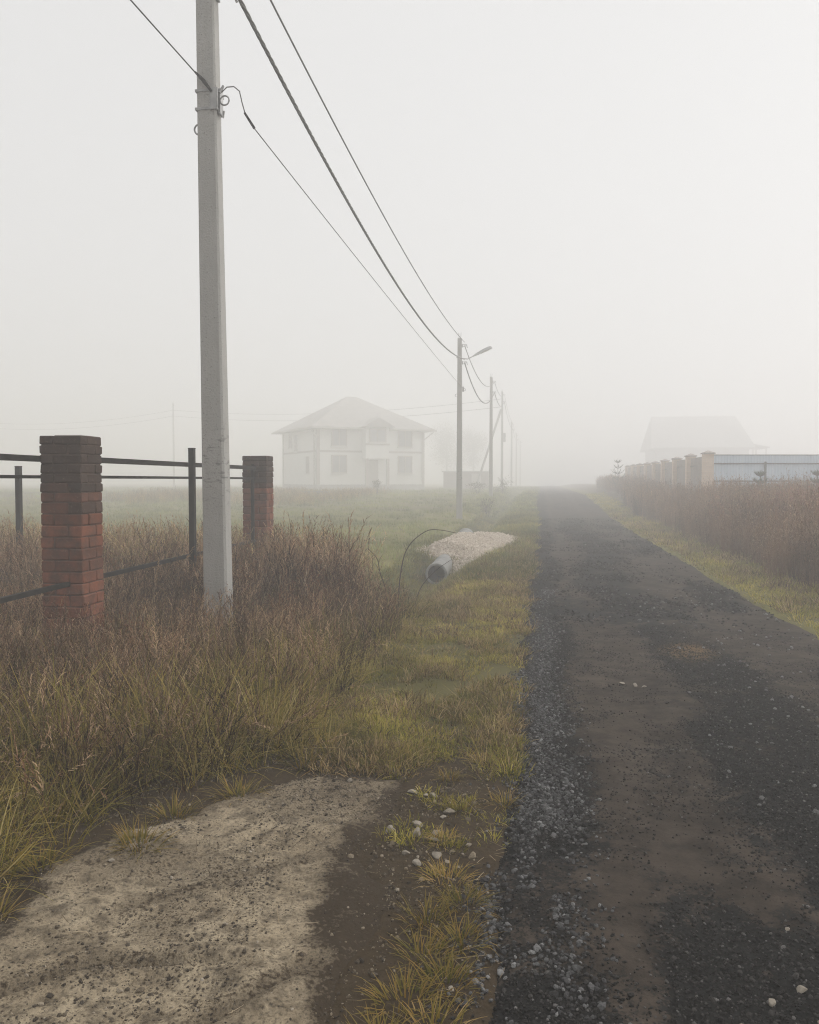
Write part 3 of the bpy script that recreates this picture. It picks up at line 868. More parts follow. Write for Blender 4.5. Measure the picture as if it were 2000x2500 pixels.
def brick_pillar(x, y, ztop, rz, label, dark_top=7):
    o = empty('brick_pillar', (x, y, 0), label, 'pillar', 'old brick fence pillars', rz)
    z = ztop; i = 0
    z0 = -.12
    while z > z0:
        thin = i < 7
        hc = .083 if thin else .101
        zc = z - hc / 2 + .004
        for q in range(4):
            ang = q * math.pi / 2
            px, py = (.0645, -.1275) if i % 2 == 0 else (-.0645, -.1275)
            ob = bpy.data.objects.new('brick', random.choice(BM_S if thin else BM_T)); COL.objects.link(ob); ob.parent = o
            cxx, cyy = px * math.cos(ang) - py * math.sin(ang), px * math.sin(ang) + py * math.cos(ang)
            ob.location = (cxx + rr(-.003, .003), cyy + rr(-.003, .003), zc + rr(-.0015, .0015))
            ob.rotation_euler = (0, 0, ang + (math.pi if random.random() < .5 else 0) + rr(-.012, .012))
            d = min(1, max(0, (i - dark_top + 1.7 + rr(-1.5, 1.5)) / 3.0))
            f = rr(.72, 1.2)
            dk = (.062, .042, .033); rd = (.205 * f, .078 * f, .046 * f)
            c = [dk[j] * f * (1 - d) + rd[j] * d for j in range(3)]
            ob.color = (*c, 1)
        z -= hc; i += 1
    box_part('mortar_core', (-.177, -.177, -.4), (.177, .177, ztop - .012), M['mortar'], o)
    return o

FX = lambda y: -4.05 - (y - 6.7) * .048
pl1 = brick_pillar(FX(6.69) - .055, 6.69, 1.985, .048, 'nearer and larger red brick fence pillar with dark weathered top')
pl2 = brick_pillar(FX(12.1), 12.1, 1.97, .048, 'farther red brick fence pillar just behind the near concrete pole', 6)

def fence_bar(o, name, y0, y1, z0, z1, s, mat=None, dx=0, hh=None):
    hh = hh or s
    b = MB(); x0, x1 = FX(y0) + dx, FX(y1) + dx
    b.add([(x0 - s, y0, z0 - hh), (x0 + s, y0, z0 - hh), (x0 + s, y0, z0 + hh), (x0 - s, y0, z0 + hh), (x1 - s, y1, z1 - hh), (x1 + s, y1, z1 - hh), (x1 + s, y1, z1 + hh), (x1 - s, y1, z1 + hh)],
          [(0, 1, 2, 3), (7, 6, 5, 4), (0, 4, 5, 1), (1, 5, 6, 2), (2, 6, 7, 3), (3, 7, 4, 0)])
    return b.build(name, mat or M['steel_dark'], o)

f1 = empty('steel_fence', (0, 0, 0), 'dark steel fence frame between the two red brick pillars', 'fence', 'dark steel fence frames')
fence_bar(f1, 'rail', 6.86, 11.93, 1.785, 1.785, .020, hh=.026)
fence_bar(f1, 'rail', 6.86, 11.93, 1.628, 1.628, .014, hh=.014)
fence_bar(f1, 'rail', 6.86, 11.93, .70, .68, .018, hh=.02)
b = MB(); yy = 9.25; xx = FX(yy) + .055
b.box((xx - .033, yy - .03, -.2), (xx + .033, yy + .03, 1.975)); b.build('post', M['steel_dark'], f1)
box_part('post_cap', (xx - .036, yy - .033, 1.975), (xx + .036, yy + .033, 1.983), M['steel_dark'], f1)
box_part('end_post', (FX(11.86) - .02, 11.80, -.2), (FX(11.86) + .02, 11.84, 1.84), M['steel_dark'], f1)
f2 = empty('steel_fence', (0, 0, 0), 'dark steel fence frame running from the nearer brick pillar out of the left edge', 'fence', 'dark steel fence frames')
fence_bar(f2, 'rail', 2.2, 6.62, 1.785, 1.785, .020, hh=.026, dx=-.262)
fence_bar(f2, 'rail', 2.2, 6.62, 1.628, 1.628, .014, hh=.014, dx=-.255)
fence_bar(f2, 'rail', 2.2, 6.52, .70, .70, .018, hh=.02)
box_part('post', (FX(4.2) - .24, 4.17, -.2), (FX(4.2) - .175, 4.23, 1.975), M['steel_dark'], f2)
o = empty('fence_post', (-7.6, 11.0, 0), 'lone short steel post in the field left of the nearer brick pillar', 'post')
box_part('post_tube', (-.035, -.035, -.2), (.035, .035, 1.80), M['steel_dark'], o)
box_part('post_cap', (-.038, -.038, 1.80), (.038, .038, 1.808), M['steel_dark'], o)

# ------------------------------------------------------------------ pale pillar and sheet metal fence on the right
def pale_pillar(x, y, label, zt):
    z = Z(x, y)
    o = empty('fence_pillar', (x, y, z), label, 'pillar', 'peach brick fence pillars in a row')
    hh = zt - z
    box_part('shaft', (-.19, -.19, -.3), (.19, .19, hh - .14), M['peach_brick'], o)
    b = MB(); b.box((-.235, -.235, hh - .138), (.235, .235, hh - .095))
    b.add([(-.225, -.225, hh - .095), (.225, -.225, hh - .095), (.225, .225, hh - .095), (-.225, .225, hh - .095), (0, 0, hh + .0)], [(0, 1, 4), (1, 2, 4), (2, 3, 4), (3, 0, 4)])
    b.build('cap', M['cap'], o)
    return o

def corrugated(A, Bp, z0, z1, pitch=.18, depth=.02):
    A = Vector(A); Bp = Vector(Bp); d = Bp - A; L = d.length; d.normalize(); nrm = Vector((-d.y, d.x, 0))
    n = int(L / pitch); V = []; F = []
    prof = [(0, 0), (.35, 0), (.5, 1), (.85, 1)]
    pts = []
    for i in range(n + 1):
        for (t, q) in prof:
            s = (i + t) * L / (n + 1)
            pts.append(A + d * s + nrm * (q * depth))
    pts.append(A + d * L)
    for th in (0, .006):
        for p in pts: V += [(p.x + nrm.x * th, p.y + nrm.y * th, z0), (p.x + nrm.x * th, p.y + nrm.y * th, z1)]
    m = len(pts); o2 = 2 * m
    for i in range(m - 1):
        F.append((2 * i, 2 * i + 2, 2 * i + 3, 2 * i + 1)); F.append((o2 + 2 * i, o2 + 2 * i + 1, o2 + 2 * i + 3, o2 + 2 * i + 2))
        F.append((2 * i + 1, 2 * i + 3, o2 + 2 * i + 3, o2 + 2 * i + 1))
    return MB().add(V, F)

PY = [33.2, 37.2, 41.2, 45.4, 49.4, 53.6, 58.0, 62.4, 67.0]
PX = [6.36 + .012 * (y - 33.2) for y in PY]
ZT = [2.75, 2.76, 2.74, 2.74, 2.72, 2.74, 2.78, 2.80, 2.82]
ordn = ['nearest peach brick pillar at the corner of the blue-grey sheet fence', 'second peach brick pillar of the receding row behind the corner pillar', 'third peach brick pillar of the receding row',
        'fourth peach brick pillar of the receding row', 'fifth peach brick pillar of the receding row', 'sixth peach brick pillar of the receding row', 'seventh peach brick pillar of the row, fading in fog',
        'eighth peach brick pillar of the row, faint in fog', 'last peach brick pillar of the row beside the young pine']
for x, y, z_, l in zip(PX, PY, ZT, ordn): pale_pillar(x, y, l, z_)
spans = ['first', 'second', 'third', 'fourth', 'fifth', 'sixth', 'seventh', 'eighth']
for i in range(8):
    o = empty('sheet_fence', (0, 0, 0), 'brown sheet fence section in the %s gap of the receding pillar row' % spans[i], 'fence', 'sheet fence sections between pillars')
    zt = (ZT[i] + ZT[i + 1]) / 2 - .22
    corrugated((PX[i], PY[i] + .2, 0), (PX[i + 1], PY[i + 1] - .2, 0), Z(PX[i], PY[i]) + .05, zt).build('sheet_panel', M['sheet_brown'], o)
    for zz in (zt - .35, zt - 1.4):
        box_part('rail', (PX[i] + .012, PY[i] + .19, zz - .02), (PX[i] + .052, PY[i + 1] - .19, zz + .02), M['rail_grey'], o)
# the blue-grey fence that runs off to the right
FA = Vector((PX[0] + .19, PY[0], 0)); FDIR = Vector((math.cos(R(9)), math.sin(R(9)), 0)); FN = Vector((FDIR.y, -FDIR.x, 0))
o = empty('sheet_fence', (0, 0, 0), 'blue-grey sheet metal fence with posts and rails running right from the corner pillar', 'fence')
zt = 2.56
for k in range(8):
    corrugated(FA + FDIR * (k * 1.15), FA + FDIR * (k * 1.15 + 1.143), .45, zt, .115, .008).build('sheet_panel', M['sheet'], o)
def fbar(nm, s0, s1, z0, z1, off, th, mat):
    a = FA + FDIR * s0 + FN * off; c = FA + FDIR * s1 + FN * off; q = FN * th
    b = MB(); b.add([(a.x, a.y, z0), (c.x, c.y, z0), (c.x + q.x, c.y + q.y, z0), (a.x + q.x, a.y + q.y, z0), (a.x, a.y, z1), (c.x, c.y, z1), (c.x + q.x, c.y + q.y, z1), (a.x + q.x, a.y + q.y, z1)],
                    [(0, 1, 2, 3), (7, 6, 5, 4), (0, 4, 5, 1), (1, 5, 6, 2), (2, 6, 7, 3), (3, 7, 4, 0)])
    return b.build(nm, mat, o)
fbar('rail', 0.0, 9.2, 2.215, 2.265, .012, .03, M['rail_grey'])
fbar('rail', 0.0, 9.2, 1.535, 1.585, .012, .03, M['rail_grey'])
fbar('top_trim', 0.0, 9.2, zt + .001, zt + .026, -.03, .05, M['rail_grey'])
for s in (2.0, 4.22, 6.4, 8.6): fbar('post', s - .035, s + .035, .3, 2.31, .044, .05, M['rail_grey'])

# ------------------------------------------------------------------ the white house in the fog
HC = Vector((-22.25, 79.9, 0)); HPH = R(36); HW, HD = 10.0, 9.0; HZ = Z(-20, 86)
house = empty('white_house', (HC.x, HC.y, HZ), 'white two-storey house with brown hipped roof in the fog', 'house', None, HPH)
house.scale = (1.21, 1.21, 1.21)
base, wt, mid = .45, 5.4, 3.25
box_part('plinth', (-.05, -.05, -.6), (HW + .05, HD + .05, base), M['plinth'], house)
box_part('wall', (0, 0, base), (HW, HD, wt), M['render_white'], house)
for nm_, a, c in (('floor_band', (-.03, -.04, mid - .08), (HW + .03, -.002, mid + .08)), ('floor_band', (-.04, .0, mid - .08), (-.002, HD, mid + .08)),
                  ('corner_trim', (-.06, -.06, base + .01), (.22, -.003, wt - .01)), ('corner_trim', (-.06, .0, base + .01), (-.003, .2, wt - .01)),
                  ('corner_trim', (HW - .2, -.06, base + .01), (HW + .05, -.003, wt - .01)), ('corner_trim', (-.06, HD - .2, base + .01), (-.003, HD + .03, wt - .01))):
    box_part(nm_, a, c, M['trim'], house)
MB().tube([(-.12, .42, wt - .1), (-.12, .42, base)], .05, 6).build('downpipe', M['trim'], house)
e = .75; ze = 5.25; za = 8.35
rb = MB()
r0, r1 = (HW / 2 - .45, HD / 2, za), (HW / 2 + .45, HD / 2, za)
cs = [(-e, -e, ze), (HW + e, -e, ze), (HW + e, HD + e, ze), (-e, HD + e, ze)]
rb.add(cs + [r0, r1] + [(c_[0], c_[1], c_[2] - .16) for c_ in cs], [(0, 1, 5, 4), (1, 2, 5), (2, 3, 4, 5), (3, 0, 4), (6, 7, 1, 0), (7, 8, 2, 1), (8, 9, 3, 2), (9, 6, 0, 3), (9, 8, 7, 6)])
roof = rb.build('roof', M['roof_brown'], house)
for a, c in (((-e - .1, -e - .12, ze - .17), (HW + e + .1, -e - .004, ze - .04)), ((-e - .12, -e, ze - .17), (-e - .004, HD + e, ze - .04))):
    box_part('gutter', a, c, M['trim'], roof)
for (sx, sy) in ((-e, -.02), (HW + e, -.02)):
    MB().tube([(sx, sy - .4, ze - .2), (sx * 0 + (-.05 if sx < 0 else HW + .05), sy - .03, ze - .85)], .05, 5).build('eave_bracket', M['trim'], roof)
# entrance bay with its gable
ex0, ex1 = 4.0, 6.2
box_part('porch_wall', (ex0 + .03, -.9, mid - .6), (ex1 - .03, -.01, wt - .02), M['render_white'], house)
for px in (ex0 + .12, ex1 - .12): box_part('porch_post', (px - .11, -.95, base - .4), (px + .11, -.75, mid - .602), M['trim'], house)
box_part('porch_trim', (ex0 - .02, -.96, mid + .55), (ex1 + .02, -.902, mid + .68), M['trim'], house)
gb = MB(); gx = (ex0 + ex1) / 2
gb.add([(ex0 - .4, -1.35, wt - .1), (ex1 + .4, -1.35, wt - .1), (gx, -1.35, wt + .7), (ex0 - .4, 2.2, wt - .1), (ex1 + .4, 2.2, wt - .1), (gx, 2.2, wt + .7)], [(0, 1, 2), (5, 4, 3), (0, 2, 5, 3), (2, 1, 4, 5), (1, 0, 3, 4)])
gb.build('porch_gable', M['roof_brown'], house)
dr = box_part('door', (ex0 + .45, -.06, base), (ex1 - .65, -.004, base + 2.1), M['trim'], house)
MB().tube([(ex0 + .55, -.09, base + 1.0), (ex0 + .65, -.09, base + 1.0)], .02, 5).build('door_handle', M['steel_galv'], dr)
for k in range(3): box_part('porch_step', (ex0, -1.3 - .3 * k, -.5), (ex1, -1.0 - .3 * k, base - .14 * (k + 1)), M['plinth'], house)

def window(par, x0, x1, z0, z1, axis='x', off=0):
    t = .09
    def bxx(nm, a0, a1, b0, b1, d0, d1, mat, p):
        if axis == 'x': return box_part(nm, (a0, off - d1, b0), (a1, off - d0, b1), mat, p)
        return box_part(nm, (off - d1, a0, b0), (off - d0, a1, b1), mat, p)
    f = MB()
    for (a0, a1, b0, b1) in ((x0, x1, z0, z0 + t), (x0, x1, z1 - t, z1), (x0, x0 + t, z0 + t, z1 - t), (x1 - t, x1, z0 + t, z1 - t), ((x0 + x1) / 2 - .035, (x0 + x1) / 2 + .035, z0 + t, z1 - t)):
        if axis == 'x': f.box((a0, off - .07, b0), (a1, off - .004, b1))
        else: f.box((off - .07, a0, b0), (off - .004, a1, b1))
    wo_ = f.build('window', M['trim'], par)
    m_ = (x0 + x1) / 2
    bxx('pane', x0 + t, m_ - .036, z0 + t, z1 - t, .006, .03, M['glass'], wo_)
    bxx('pane', m_ + .036, x1 - t, z0 + t, z1 - t, .006, .03, M['glass'], wo_)
    bxx('window_sill', x0 - .06, x1 + .06, z0 - .08, z0 - .003, .004, .14, M['pvc'], wo_)
for x0 in (1.25, 7.45):
    window(house, x0, x0 + 1.4, base + .95, base + 2.5); window(house, x0, x0 + 1.4, mid + .42, mid + 1.95)
window(house, ex0 + .3, ex1 - .3, mid + .75, mid + 1.9, 'x', -.90)
window(house, 1.9, 2.6, base + .95, base + 2.4, 'y'); window(house, 4.9, 5.6, mid + .1, mid + 1.55, 'y'); window(house, 6.3, 7.3, mid + .42, mid + 1.9, 'y')

# ------------------------------------------------------------------ dark-roofed house far right
rh = empty('far_house', (18.1, 140.0, .4), 'dark-roofed house barely visible behind the right fence in fog', 'house'); rh.scale = (1.65, 1.65, 1.65)
box_part('wall', (.3, .3, -.5), (9.2, 8.5, 4.2), M['plinth'], rh)
rb = MB(); z0, z1 = 3.95, 7.35
rb.add([(-.2, -.3, z0), (9.7, -.3, z0), (9.7, 9, z0), (-.2, 9, z0), (.35, 4.3, z1), (8.75, 4.3, z1), (-.2, -.3, z0 - .15), (9.7, -.3, z0 - .15), (9.7, 9, z0 - .15), (-.2, 9, z0 - .15)],
       [(0, 1, 5, 4), (1, 2, 5), (2, 3, 4, 5), (3, 0, 4), (6, 7, 1, 0), (7, 8, 2, 1), (8, 9, 3, 2), (9, 6, 0, 3), (9, 8, 7, 6)])
rb.build('roof', M['roof_dark'], rh)
rb = MB(); rb.add([(9.75, .5, z0 + .35), (11.2, .5, z0 + .05), (11.2, 6, z0 + .05), (9.75, 6, z0 + .35), (9.75, .5, z0 + .25), (11.2, .5, z0 - .07), (11.2, 6, z0 - .07), (9.75, 6, z0 + .25)],
       [(0, 1, 2, 3), (7, 6, 5, 4), (0, 4, 5, 1), (1, 5, 6, 2), (2, 6, 7, 3), (3, 7, 4, 0)])
rb.build('porch_roof', M['roof_dark'], rh)
for py in (.7, 5.8):
    for px in (9.95, 10.9): box_part('porch_post', (px - .07, py - .07, -.5), (px + .07, py + .07, z0 - .1 + .1), M['roof_dark'], rh)
for wx in (1.6, 6.4): window(rh, wx, wx + 1.3, 1.2, 2.6, 'x', .3)

# ------------------------------------------------------------------ low shed behind the poles
sh = empty('garden_shed', (-11.4, 96.0, .2), 'low brown flat-roofed shed behind the second and third poles', 'shed'); sh.scale = (1.23, 1.23, 1.23)
box_part('wall', (0, 0, -.4), (4.3, 3.2, 1.9), M['shed_wall'], sh)
box_part('roof', (-.15, -.15, 1.902), (4.45, 3.35, 2.02), M['roof_dark'], sh)
box_part('door', (2.7, -.05, -.1), (3.6, -.004, 1.75), M['trim'], sh)

sl = empty('concrete_slab', (-16.0, 57.0, Z(-16, 57)), 'pale low concrete slab lying in the dry weeds before the house', 'slab')
box_part('slab_top', (-.95, -.4, .20), (.95, .4, .30), M['pipe'], sl)
for px in (-.7, .7): box_part('support_block', (px - .15, -.3, -.2), (px + .15, .3, .198), M['pipe'], sl)

# ------------------------------------------------------------------ culvert pipe and its gravel
cp = empty('culvert_pipe', (-2.07, 16.25, 0), 'grey concrete culvert pipe with its dark open mouth in the ditch', 'pipe')
A = Vector((0, 0, -.285)); Bv = Vector((-.13, 8.0, -.07)); dv = (Bv - A).normalized()
def ring_surface(profile, n=32):
    u = dv.cross(Vector((0, 0, 1))).normalized(); v = u.cross(dv); V = []; F = []
    for (s, r_) in profile:
        c_ = A + dv * s
        V += [c_ + (u * math.cos(2 * math.pi * k / n) + v * math.sin(2 * math.pi * k / n)) * r_ for k in range(n)]
    for i in range(len(profile) - 1):
        F += [(i * n + k, i * n + (k + 1) % n, (i + 1) * n + (k + 1) % n, (i + 1) * n + k) for k in range(n)]
    return MB().add(V, F)
LQ = 8.0
ring_surface([(.012, .172), (0, .18), (0, .214), (.012, .222), (.10, .222), (.115, .208), (LQ - .35, .208), (LQ - .3, .245), (LQ - .02, .25), (LQ, .245), (LQ, .21)], 32).build('pipe_wall', M['pipe'], cp, False)
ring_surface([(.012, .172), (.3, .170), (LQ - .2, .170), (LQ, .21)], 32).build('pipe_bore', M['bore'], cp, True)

ring_surface([(2.2, .001), (2.2, .169)], 32).build('bore_light_stop', M['bore'], cp)  # added disc closing the bore so no daylight comes through from the far end
GRV = [(-2.80, 18.2), (-2.55, 20.6), (-2.05, 22.6), (-1.75, 23.3), (-0.85, 23.7), (-0.62, 22.4), (-0.70, 20.6), (-0.98, 18.4), (-1.20, 16.9), (-1.45, 15.6), (-1.72, 15.9), (-1.80, 17.9), (-2.35, 18.0)]
def gmound_z(x, y):
    s = sdf(x, y, GRV) + .25 * (fbm(x * 3, y * 1.5, 91) - .5)
    hgt = .10 + .07 * sm(17.5, 22.5, y)
    on_pipe = np.exp(-((x + 2.14) / .5) ** 2) * .17 * sm(17.6, 18.6, y) * (1 - sm(22.6, 23.4, y))
    return H(x, y) - .06 + (hgt + on_pipe) * sm(-.05, .5, s) + .02 * (fbm(x * 9, y * 9, 92, 3) - .5)
gp = grid('gravel_pad', np.arange(-3.2, -.3, .05), np.arange(15.0, 24.4, .07), gmound_z, M['crushed_bed'])
tag(gp, 'bed of pale crushed limestone heaped over the culvert pipe', 'gravel', kind='stuff')

# ------------------------------------------------------------------ loose stones on road, path and culvert
def frustum_keep(x, y, margin=1.15):
    ca, sa = math.cos(R(9.14)), math.sin(R(9.14))
    fw = -x * sa + y * ca; rt = x * ca + y * sa
    return (np.abs(rt) < fw * .5 * margin + .6) & (fw > .8)

def stones(name, coll, x, y, size, zf, label, tint=None, flat=.8, sink=.25):
    k = frustum_keep(x, y); x, y, size = x[k], y[k], size[k]
    if tint is not None: tint = tint[k]
    z = zf(x, y) + size * (flat * .5 - sink)
    n = len(x); r_ = np.zeros((n, 3)); r_[:, 0] = RNG.normal(0, .5, n); r_[:, 1] = RNG.normal(0, .5, n); r_[:, 2] = RNG.uniform(0, 6.28, n)
    return scatter(name, coll, np.stack([x, y, z], -1), r_, size, label, 'gravel', tint)

def roadmask(x, y): return road_in(x, y) > .0
x, y = pick(210000, -.25, 3.0, 1.9, 9.0, lambda x, y: (.20 * sm(.35, .7, fbm(x * 5, y * 5, 107)) + .05 + .85 * gravel_mask(x, y) ** 1.5) * np.clip(5.0 / y, .2, 1) * (road_in(x, y) > 0.02) * sm(.2, .55, fbm(x * 2.3, y * 2.3, 101) + .15 * gravel_mask(x, y)))
s = RNG.gamma(3, .0011, len(x)) + .0020
stones('road_gravel', C_road, x, y, s, road_z, 'dark loose gravel strewn over the near road', RNG.beta(1.6, 2.6, len(x)))
x, y = pick(60000, -.3, 3.1, 9.0, 34.0, lambda x, y: (.13 + .85 * gravel_mask(x, y)) * np.clip(12 / y, .15, 1) * (road_in(x, y) > 0) * sm(.3, .6, fbm(x * 2.3, y * 1.2, 103)))
s = (RNG.gamma(4, .002, len(x)) + .004) * (1 + y / 40)
stones('road_gravel', C_road, x, y, s, road_z, 'dark loose gravel strewn over the farther road', RNG.beta(1.3, 2.4, len(x)))
x, y = pick(90000, -.42, .30, 1.9, 12.0, lambda x, y: np.exp(-((x - .0 - .05 * np.sin(y * 1.7)) / .15) ** 2) * np.clip(3.6 / y, .2, 1) * sm(.25, .6, fbm(x * 3, y * 2, 104)))
s = RNG.gamma(5, .0013, len(x)) + .0028
stones('edge_gravel', C_edge, x, y, s, top_z, 'grey chippings banked along the left road edge', np.clip(RNG.beta(1.6, 1.9, len(x)), 0, 1))
x, y = pick(900, 1.0, 3.0, 2.0, 12.0, lambda x, y: np.full_like(x, .5))
stones('pale_pebbles', C_edge, x, y, RNG.gamma(3, .003, len(x)) + .004, road_z, 'few pale pebbles pressed into the road', RNG.uniform(.6, 1, len(x)))
x, y = pick(150000, -3.6, -.1, 1.9, 4.7, lambda x, y: (sdf(x, y, PAD) > -.45) * (.06 + .94 * sm(.42, .66, fbm(x * 2.6, y * 2.6, 106)) * (.35 + .65 * sm(.4, .6, fbm(x * 9, y * 9, 108)))) * .46)
s = RNG.gamma(1.5, .0014, len(x)) + .0016
stones('earth_clods', C_clod, x, y, s, top_z, 'small earth clods and pebbles strewn on the bare clay', RNG.beta(1.0, 1.7, len(x)))
x, y = pick(42000, -2.9, -.5, 15.3, 24.0, lambda x, y: (sdf(x, y, GRV) > -.35) * 1.0)
s = RNG.gamma(4, .0034, len(x)) + .007
k = sdf(x, y, GRV) + .25 * (fbm(x * 3, y * 1.5, 91) - .5) > -.05 - .25 * RNG.random(len(x)) ** 3
x, y, s = x[k], y[k], s[k]
o = scatter('crushed_stone', C_crush, np.stack([x, y, np.maximum(gmound_z(x, y), ground_z(x, y)) + s * .3], -1), tumble(len(x)), s, 'pale crushed limestone pieces over the culvert pipe', 'gravel')
x, y = pick(520, -3.4, -.1, 2.0, 5.2, lambda x, y: (.25 + .75 * sm(-.05, -.3, -np.abs(sdf(x, y, PAD)))) * .9)
o = scatter('straw_litter', C_straw, np.stack([x, y, top_z(x, y) + .004], -1), upright(len(x), .05), RNG.uniform(.5, 1.2, len(x)), 'dry straw bits littering the bare clay and verge', 'straw')

# ------------------------------------------------------------------ grass and weeds
WEED = [(-1.75, 9.6), (-1.72, 8.2), (-1.95, 6.8), (-2.05, 5.6), (-2.45, 4.75), (-3.0, 4.35), (-3.9, 4.0), (-7.0, 3.6), (-11, 6.0), (-11, 11.0), (-6, 11.2), (-3.2, 11.4), (-2.4, 10.8)]
x, y = pick(6800, -11, -1.5, 3.4, 11.6, lambda x, y: (.16 + .84 * sm(.40, .54, fbm(x * 2.1, y * 2.1, 115))) * sm(-.25, .25, sdf(x, y, WEED) + .5 * (fbm(x * 1.4, y * 1.4, 111) - .5)) * frustum_keep(x, y, 1.3) * (np.hypot(x + 3.29, y - 8.04) > .16))
s = RNG.uniform(.78, 1.1, len(x)) * (.62 + .38 * sm(-.1, .8, sdf(x, y, WEED))) * (.9 + .25 * fbm(x * .8, y * .8, 112)) * (.52 + .43 * sm(7.6, 9.6, y)) * (.50 + .98 * fbm(x * 1.7, y * 1.7, 114)) * np.where(np.hypot(x + 2.9, y - 7.2) < .75, .72, 1.0) * np.where((y > 8.6) & (x < -3.3), .82, 1.0) * np.where(RNG.random(len(x)) < .05, 1.35, 1.0)
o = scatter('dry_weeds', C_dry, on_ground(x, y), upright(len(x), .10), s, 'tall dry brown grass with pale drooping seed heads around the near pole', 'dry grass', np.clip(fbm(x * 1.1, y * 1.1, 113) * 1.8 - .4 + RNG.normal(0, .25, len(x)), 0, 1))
x, y = pick(1100, -9, -1.6, 4.2, 11.2, lambda x, y: (sdf(x, y, WEED) > .0) * frustum_keep(x, y, 1.3) * sm(.42, .6, fbm(x * 1.2 + 7, y * 1.2, 116)))
o = scatter('dead_weeds', C_twig, on_ground(x, y), upright(len(x), .14), RNG.uniform(.45, .8, len(x)) * (.7 + .3 * sm(7.5, 9.5, y)), 'dark twiggy dead weeds among the tall dry grass', 'weeds')
x, y = pick(2600, -9, -1.3, 3.6, 11.4, lambda x, y: (sdf(x, y, WEED) > -.3) * frustum_keep(x, y, 1.3) * sm(.40, .58, fbm(x * 1.7, y * 1.7, 117)))
o = scatter('long_grass', C_long, on_ground(x, y), upright(len(x), .3), RNG.uniform(.6, 1.15, len(x)), 'olive grass blades growing up through the dry grass', 'grass', RNG.uniform(0, .5, len(x)))
x, y = pick(1000, -9, -1.6, 4.4, 12.5, lambda x, y: (sdf(x, y, WEED) > -.1) * frustum_keep(x, y, 1.3) * (np.hypot(x + 3.0, y - 7.4) > .7) * .8)
o = scatter('oat_stalks', C_stalk, on_ground(x, y), upright(len(x), .12), RNG.uniform(.6, 1.0, len(x)) * (.68 + .4 * sm(7.5, 9.5, y)), 'single pale straw stalks standing above the dry grass', 'dry grass')
x, y = pick(9000, -22, -2.3, 10.5, 20, lambda x, y: (1 - sm(11.5, 17, y + (x + 6) * .15)) * sm(-2.4, -3.2, x + .12 * (y - 10.5)) * frustum_keep(x, y) * .8)
o = scatter('dry_weeds', C_far, on_ground(x, y), upright(len(x), .12), RNG.uniform(.5, 1.15, len(x)), 'sparse dry grass behind the steel fence', 'dry grass')

x, y = pick(1500, -6, -1.2, 2.6, 8.8, lambda x, y: frustum_keep(x, y, 1.3) * (x < -1.45 - .22 * np.maximum(0, 4.6 - y)) * sm(-.05, .5, -sdf(x, y, PAD)) * .55)
o = scatter('dry_weeds', C_dry, on_ground(x, y), upright(len(x), .25), RNG.uniform(.35, .7, len(x)), 'scattered dry stalks among the olive grass', 'dry grass')
LONG = [(-1.55, 8.6), (-1.45, 7.0), (-1.35, 5.6), (-1.22, 4.8), (-1.35, 4.4), (-1.75, 4.0), (-2.1, 3.62), (-2.2, 3.1), (-2.15, 2.7), (-2.6, 2.3), (-4.2, 2.2), (-6, 3.0), (-6, 4.6), (-3.4, 4.9), (-2.5, 5.4), (-2.2, 6.8), (-2.0, 8.6)]
x, y = pick(7500, -6, -1.1, 2.1, 8.8, lambda x, y: (.25 + .75 * sm(.38, .6, fbm(x * 3.1, y * 3.1, 123))) * sm(-.12, .22, sdf(x, y, LONG) + .35 * (fbm(x * 2.2, y * 2.2, 121) - .5)) * frustum_keep(x, y, 1.3) * .85)
o = scatter('long_grass', C_long, on_ground(x, y), upright(len(x), .38), RNG.uniform(.45, 1.2, len(x)) * (.7 + .4 * sm(0, .8, sdf(x, y, LONG))), 'long olive and yellow grass leaning over the clay edge', 'grass', np.clip(fbm(x * 1.3, y * 1.3, 122) * 1.2 - .1 + RNG.normal(0, .1, len(x)), 0, 1))

def verge_d(x, y):
    l = (x < road_l(y) + .2) & (x > -2.9)
    patch = 1 - .72 * sm(.45, .60, fbm(x * 2.2, y * 1.6, 71)) * (1 - sm(8, 15, y)) - .35 * sm(.45, .6, fbm(x * 6, y * 5, 135)) * (1 - sm(8, 15, y))
    edge = sm(-.16, .16, road_l(y) - x + .45 * (fbm(x * 3, y * 3, 132) - .5))
    near = sm(4.05, 4.7, y - .4 * (fbm(x * 2, y * 2, 131) - .5))
    notg = 1 - (sdf(x, y, GRV) > -.05)
    notp = ~((np.abs(x + 2.1) < .23) & (y > 16.1) & (y < 24.5))
    return l * patch * edge * near * notg * notp
x, y = pick(24000, -2.9, -.1, 4.3, 13, lambda x, y: verge_d(x, y) * np.clip(8 / y, .5, 1))
o = scatter('verge_grass', C_lawn, on_ground(x, y), upright(len(x), .2), RNG.uniform(.5, 1.2, len(x)) * (.55 + .9 * fbm(x * 3.5, y * 2.5, 140)), 'short yellow-green grass on the verge left of the road', 'grass', np.clip(fbm(x * 1.8, y * 1.3, 133) * 2.0 - .6 + RNG.normal(0, .16, len(x)), 0, 1))
x, y = pick(26000, -2.6, -.08, 4.2, 24, lambda x, y: verge_d(x, y) * np.clip(9 / y, .3, 1) * (.25 + .75 * np.maximum(sm(.46, .62, fbm(x * 2.6, y * 1.8, 138)), np.exp(-((x - road_l(y)) / .16) ** 2))))
o = scatter('withered_grass', C_drylawn, on_ground(x, y), upright(len(x), .3), RNG.uniform(.6, 1.3, len(x)) * (1 + y / 50), 'withered brown and straw grass mixed into the left verge', 'grass')
x, y = pick(5000, 2.7, 4.4, 7.5, 40, lambda x, y: sm(-.02, .1, x - road_r(y)) * np.clip(13 / y, .25, 1) * sm(.38, .58, fbm(x * 2.2, y * 1.3, 139)))
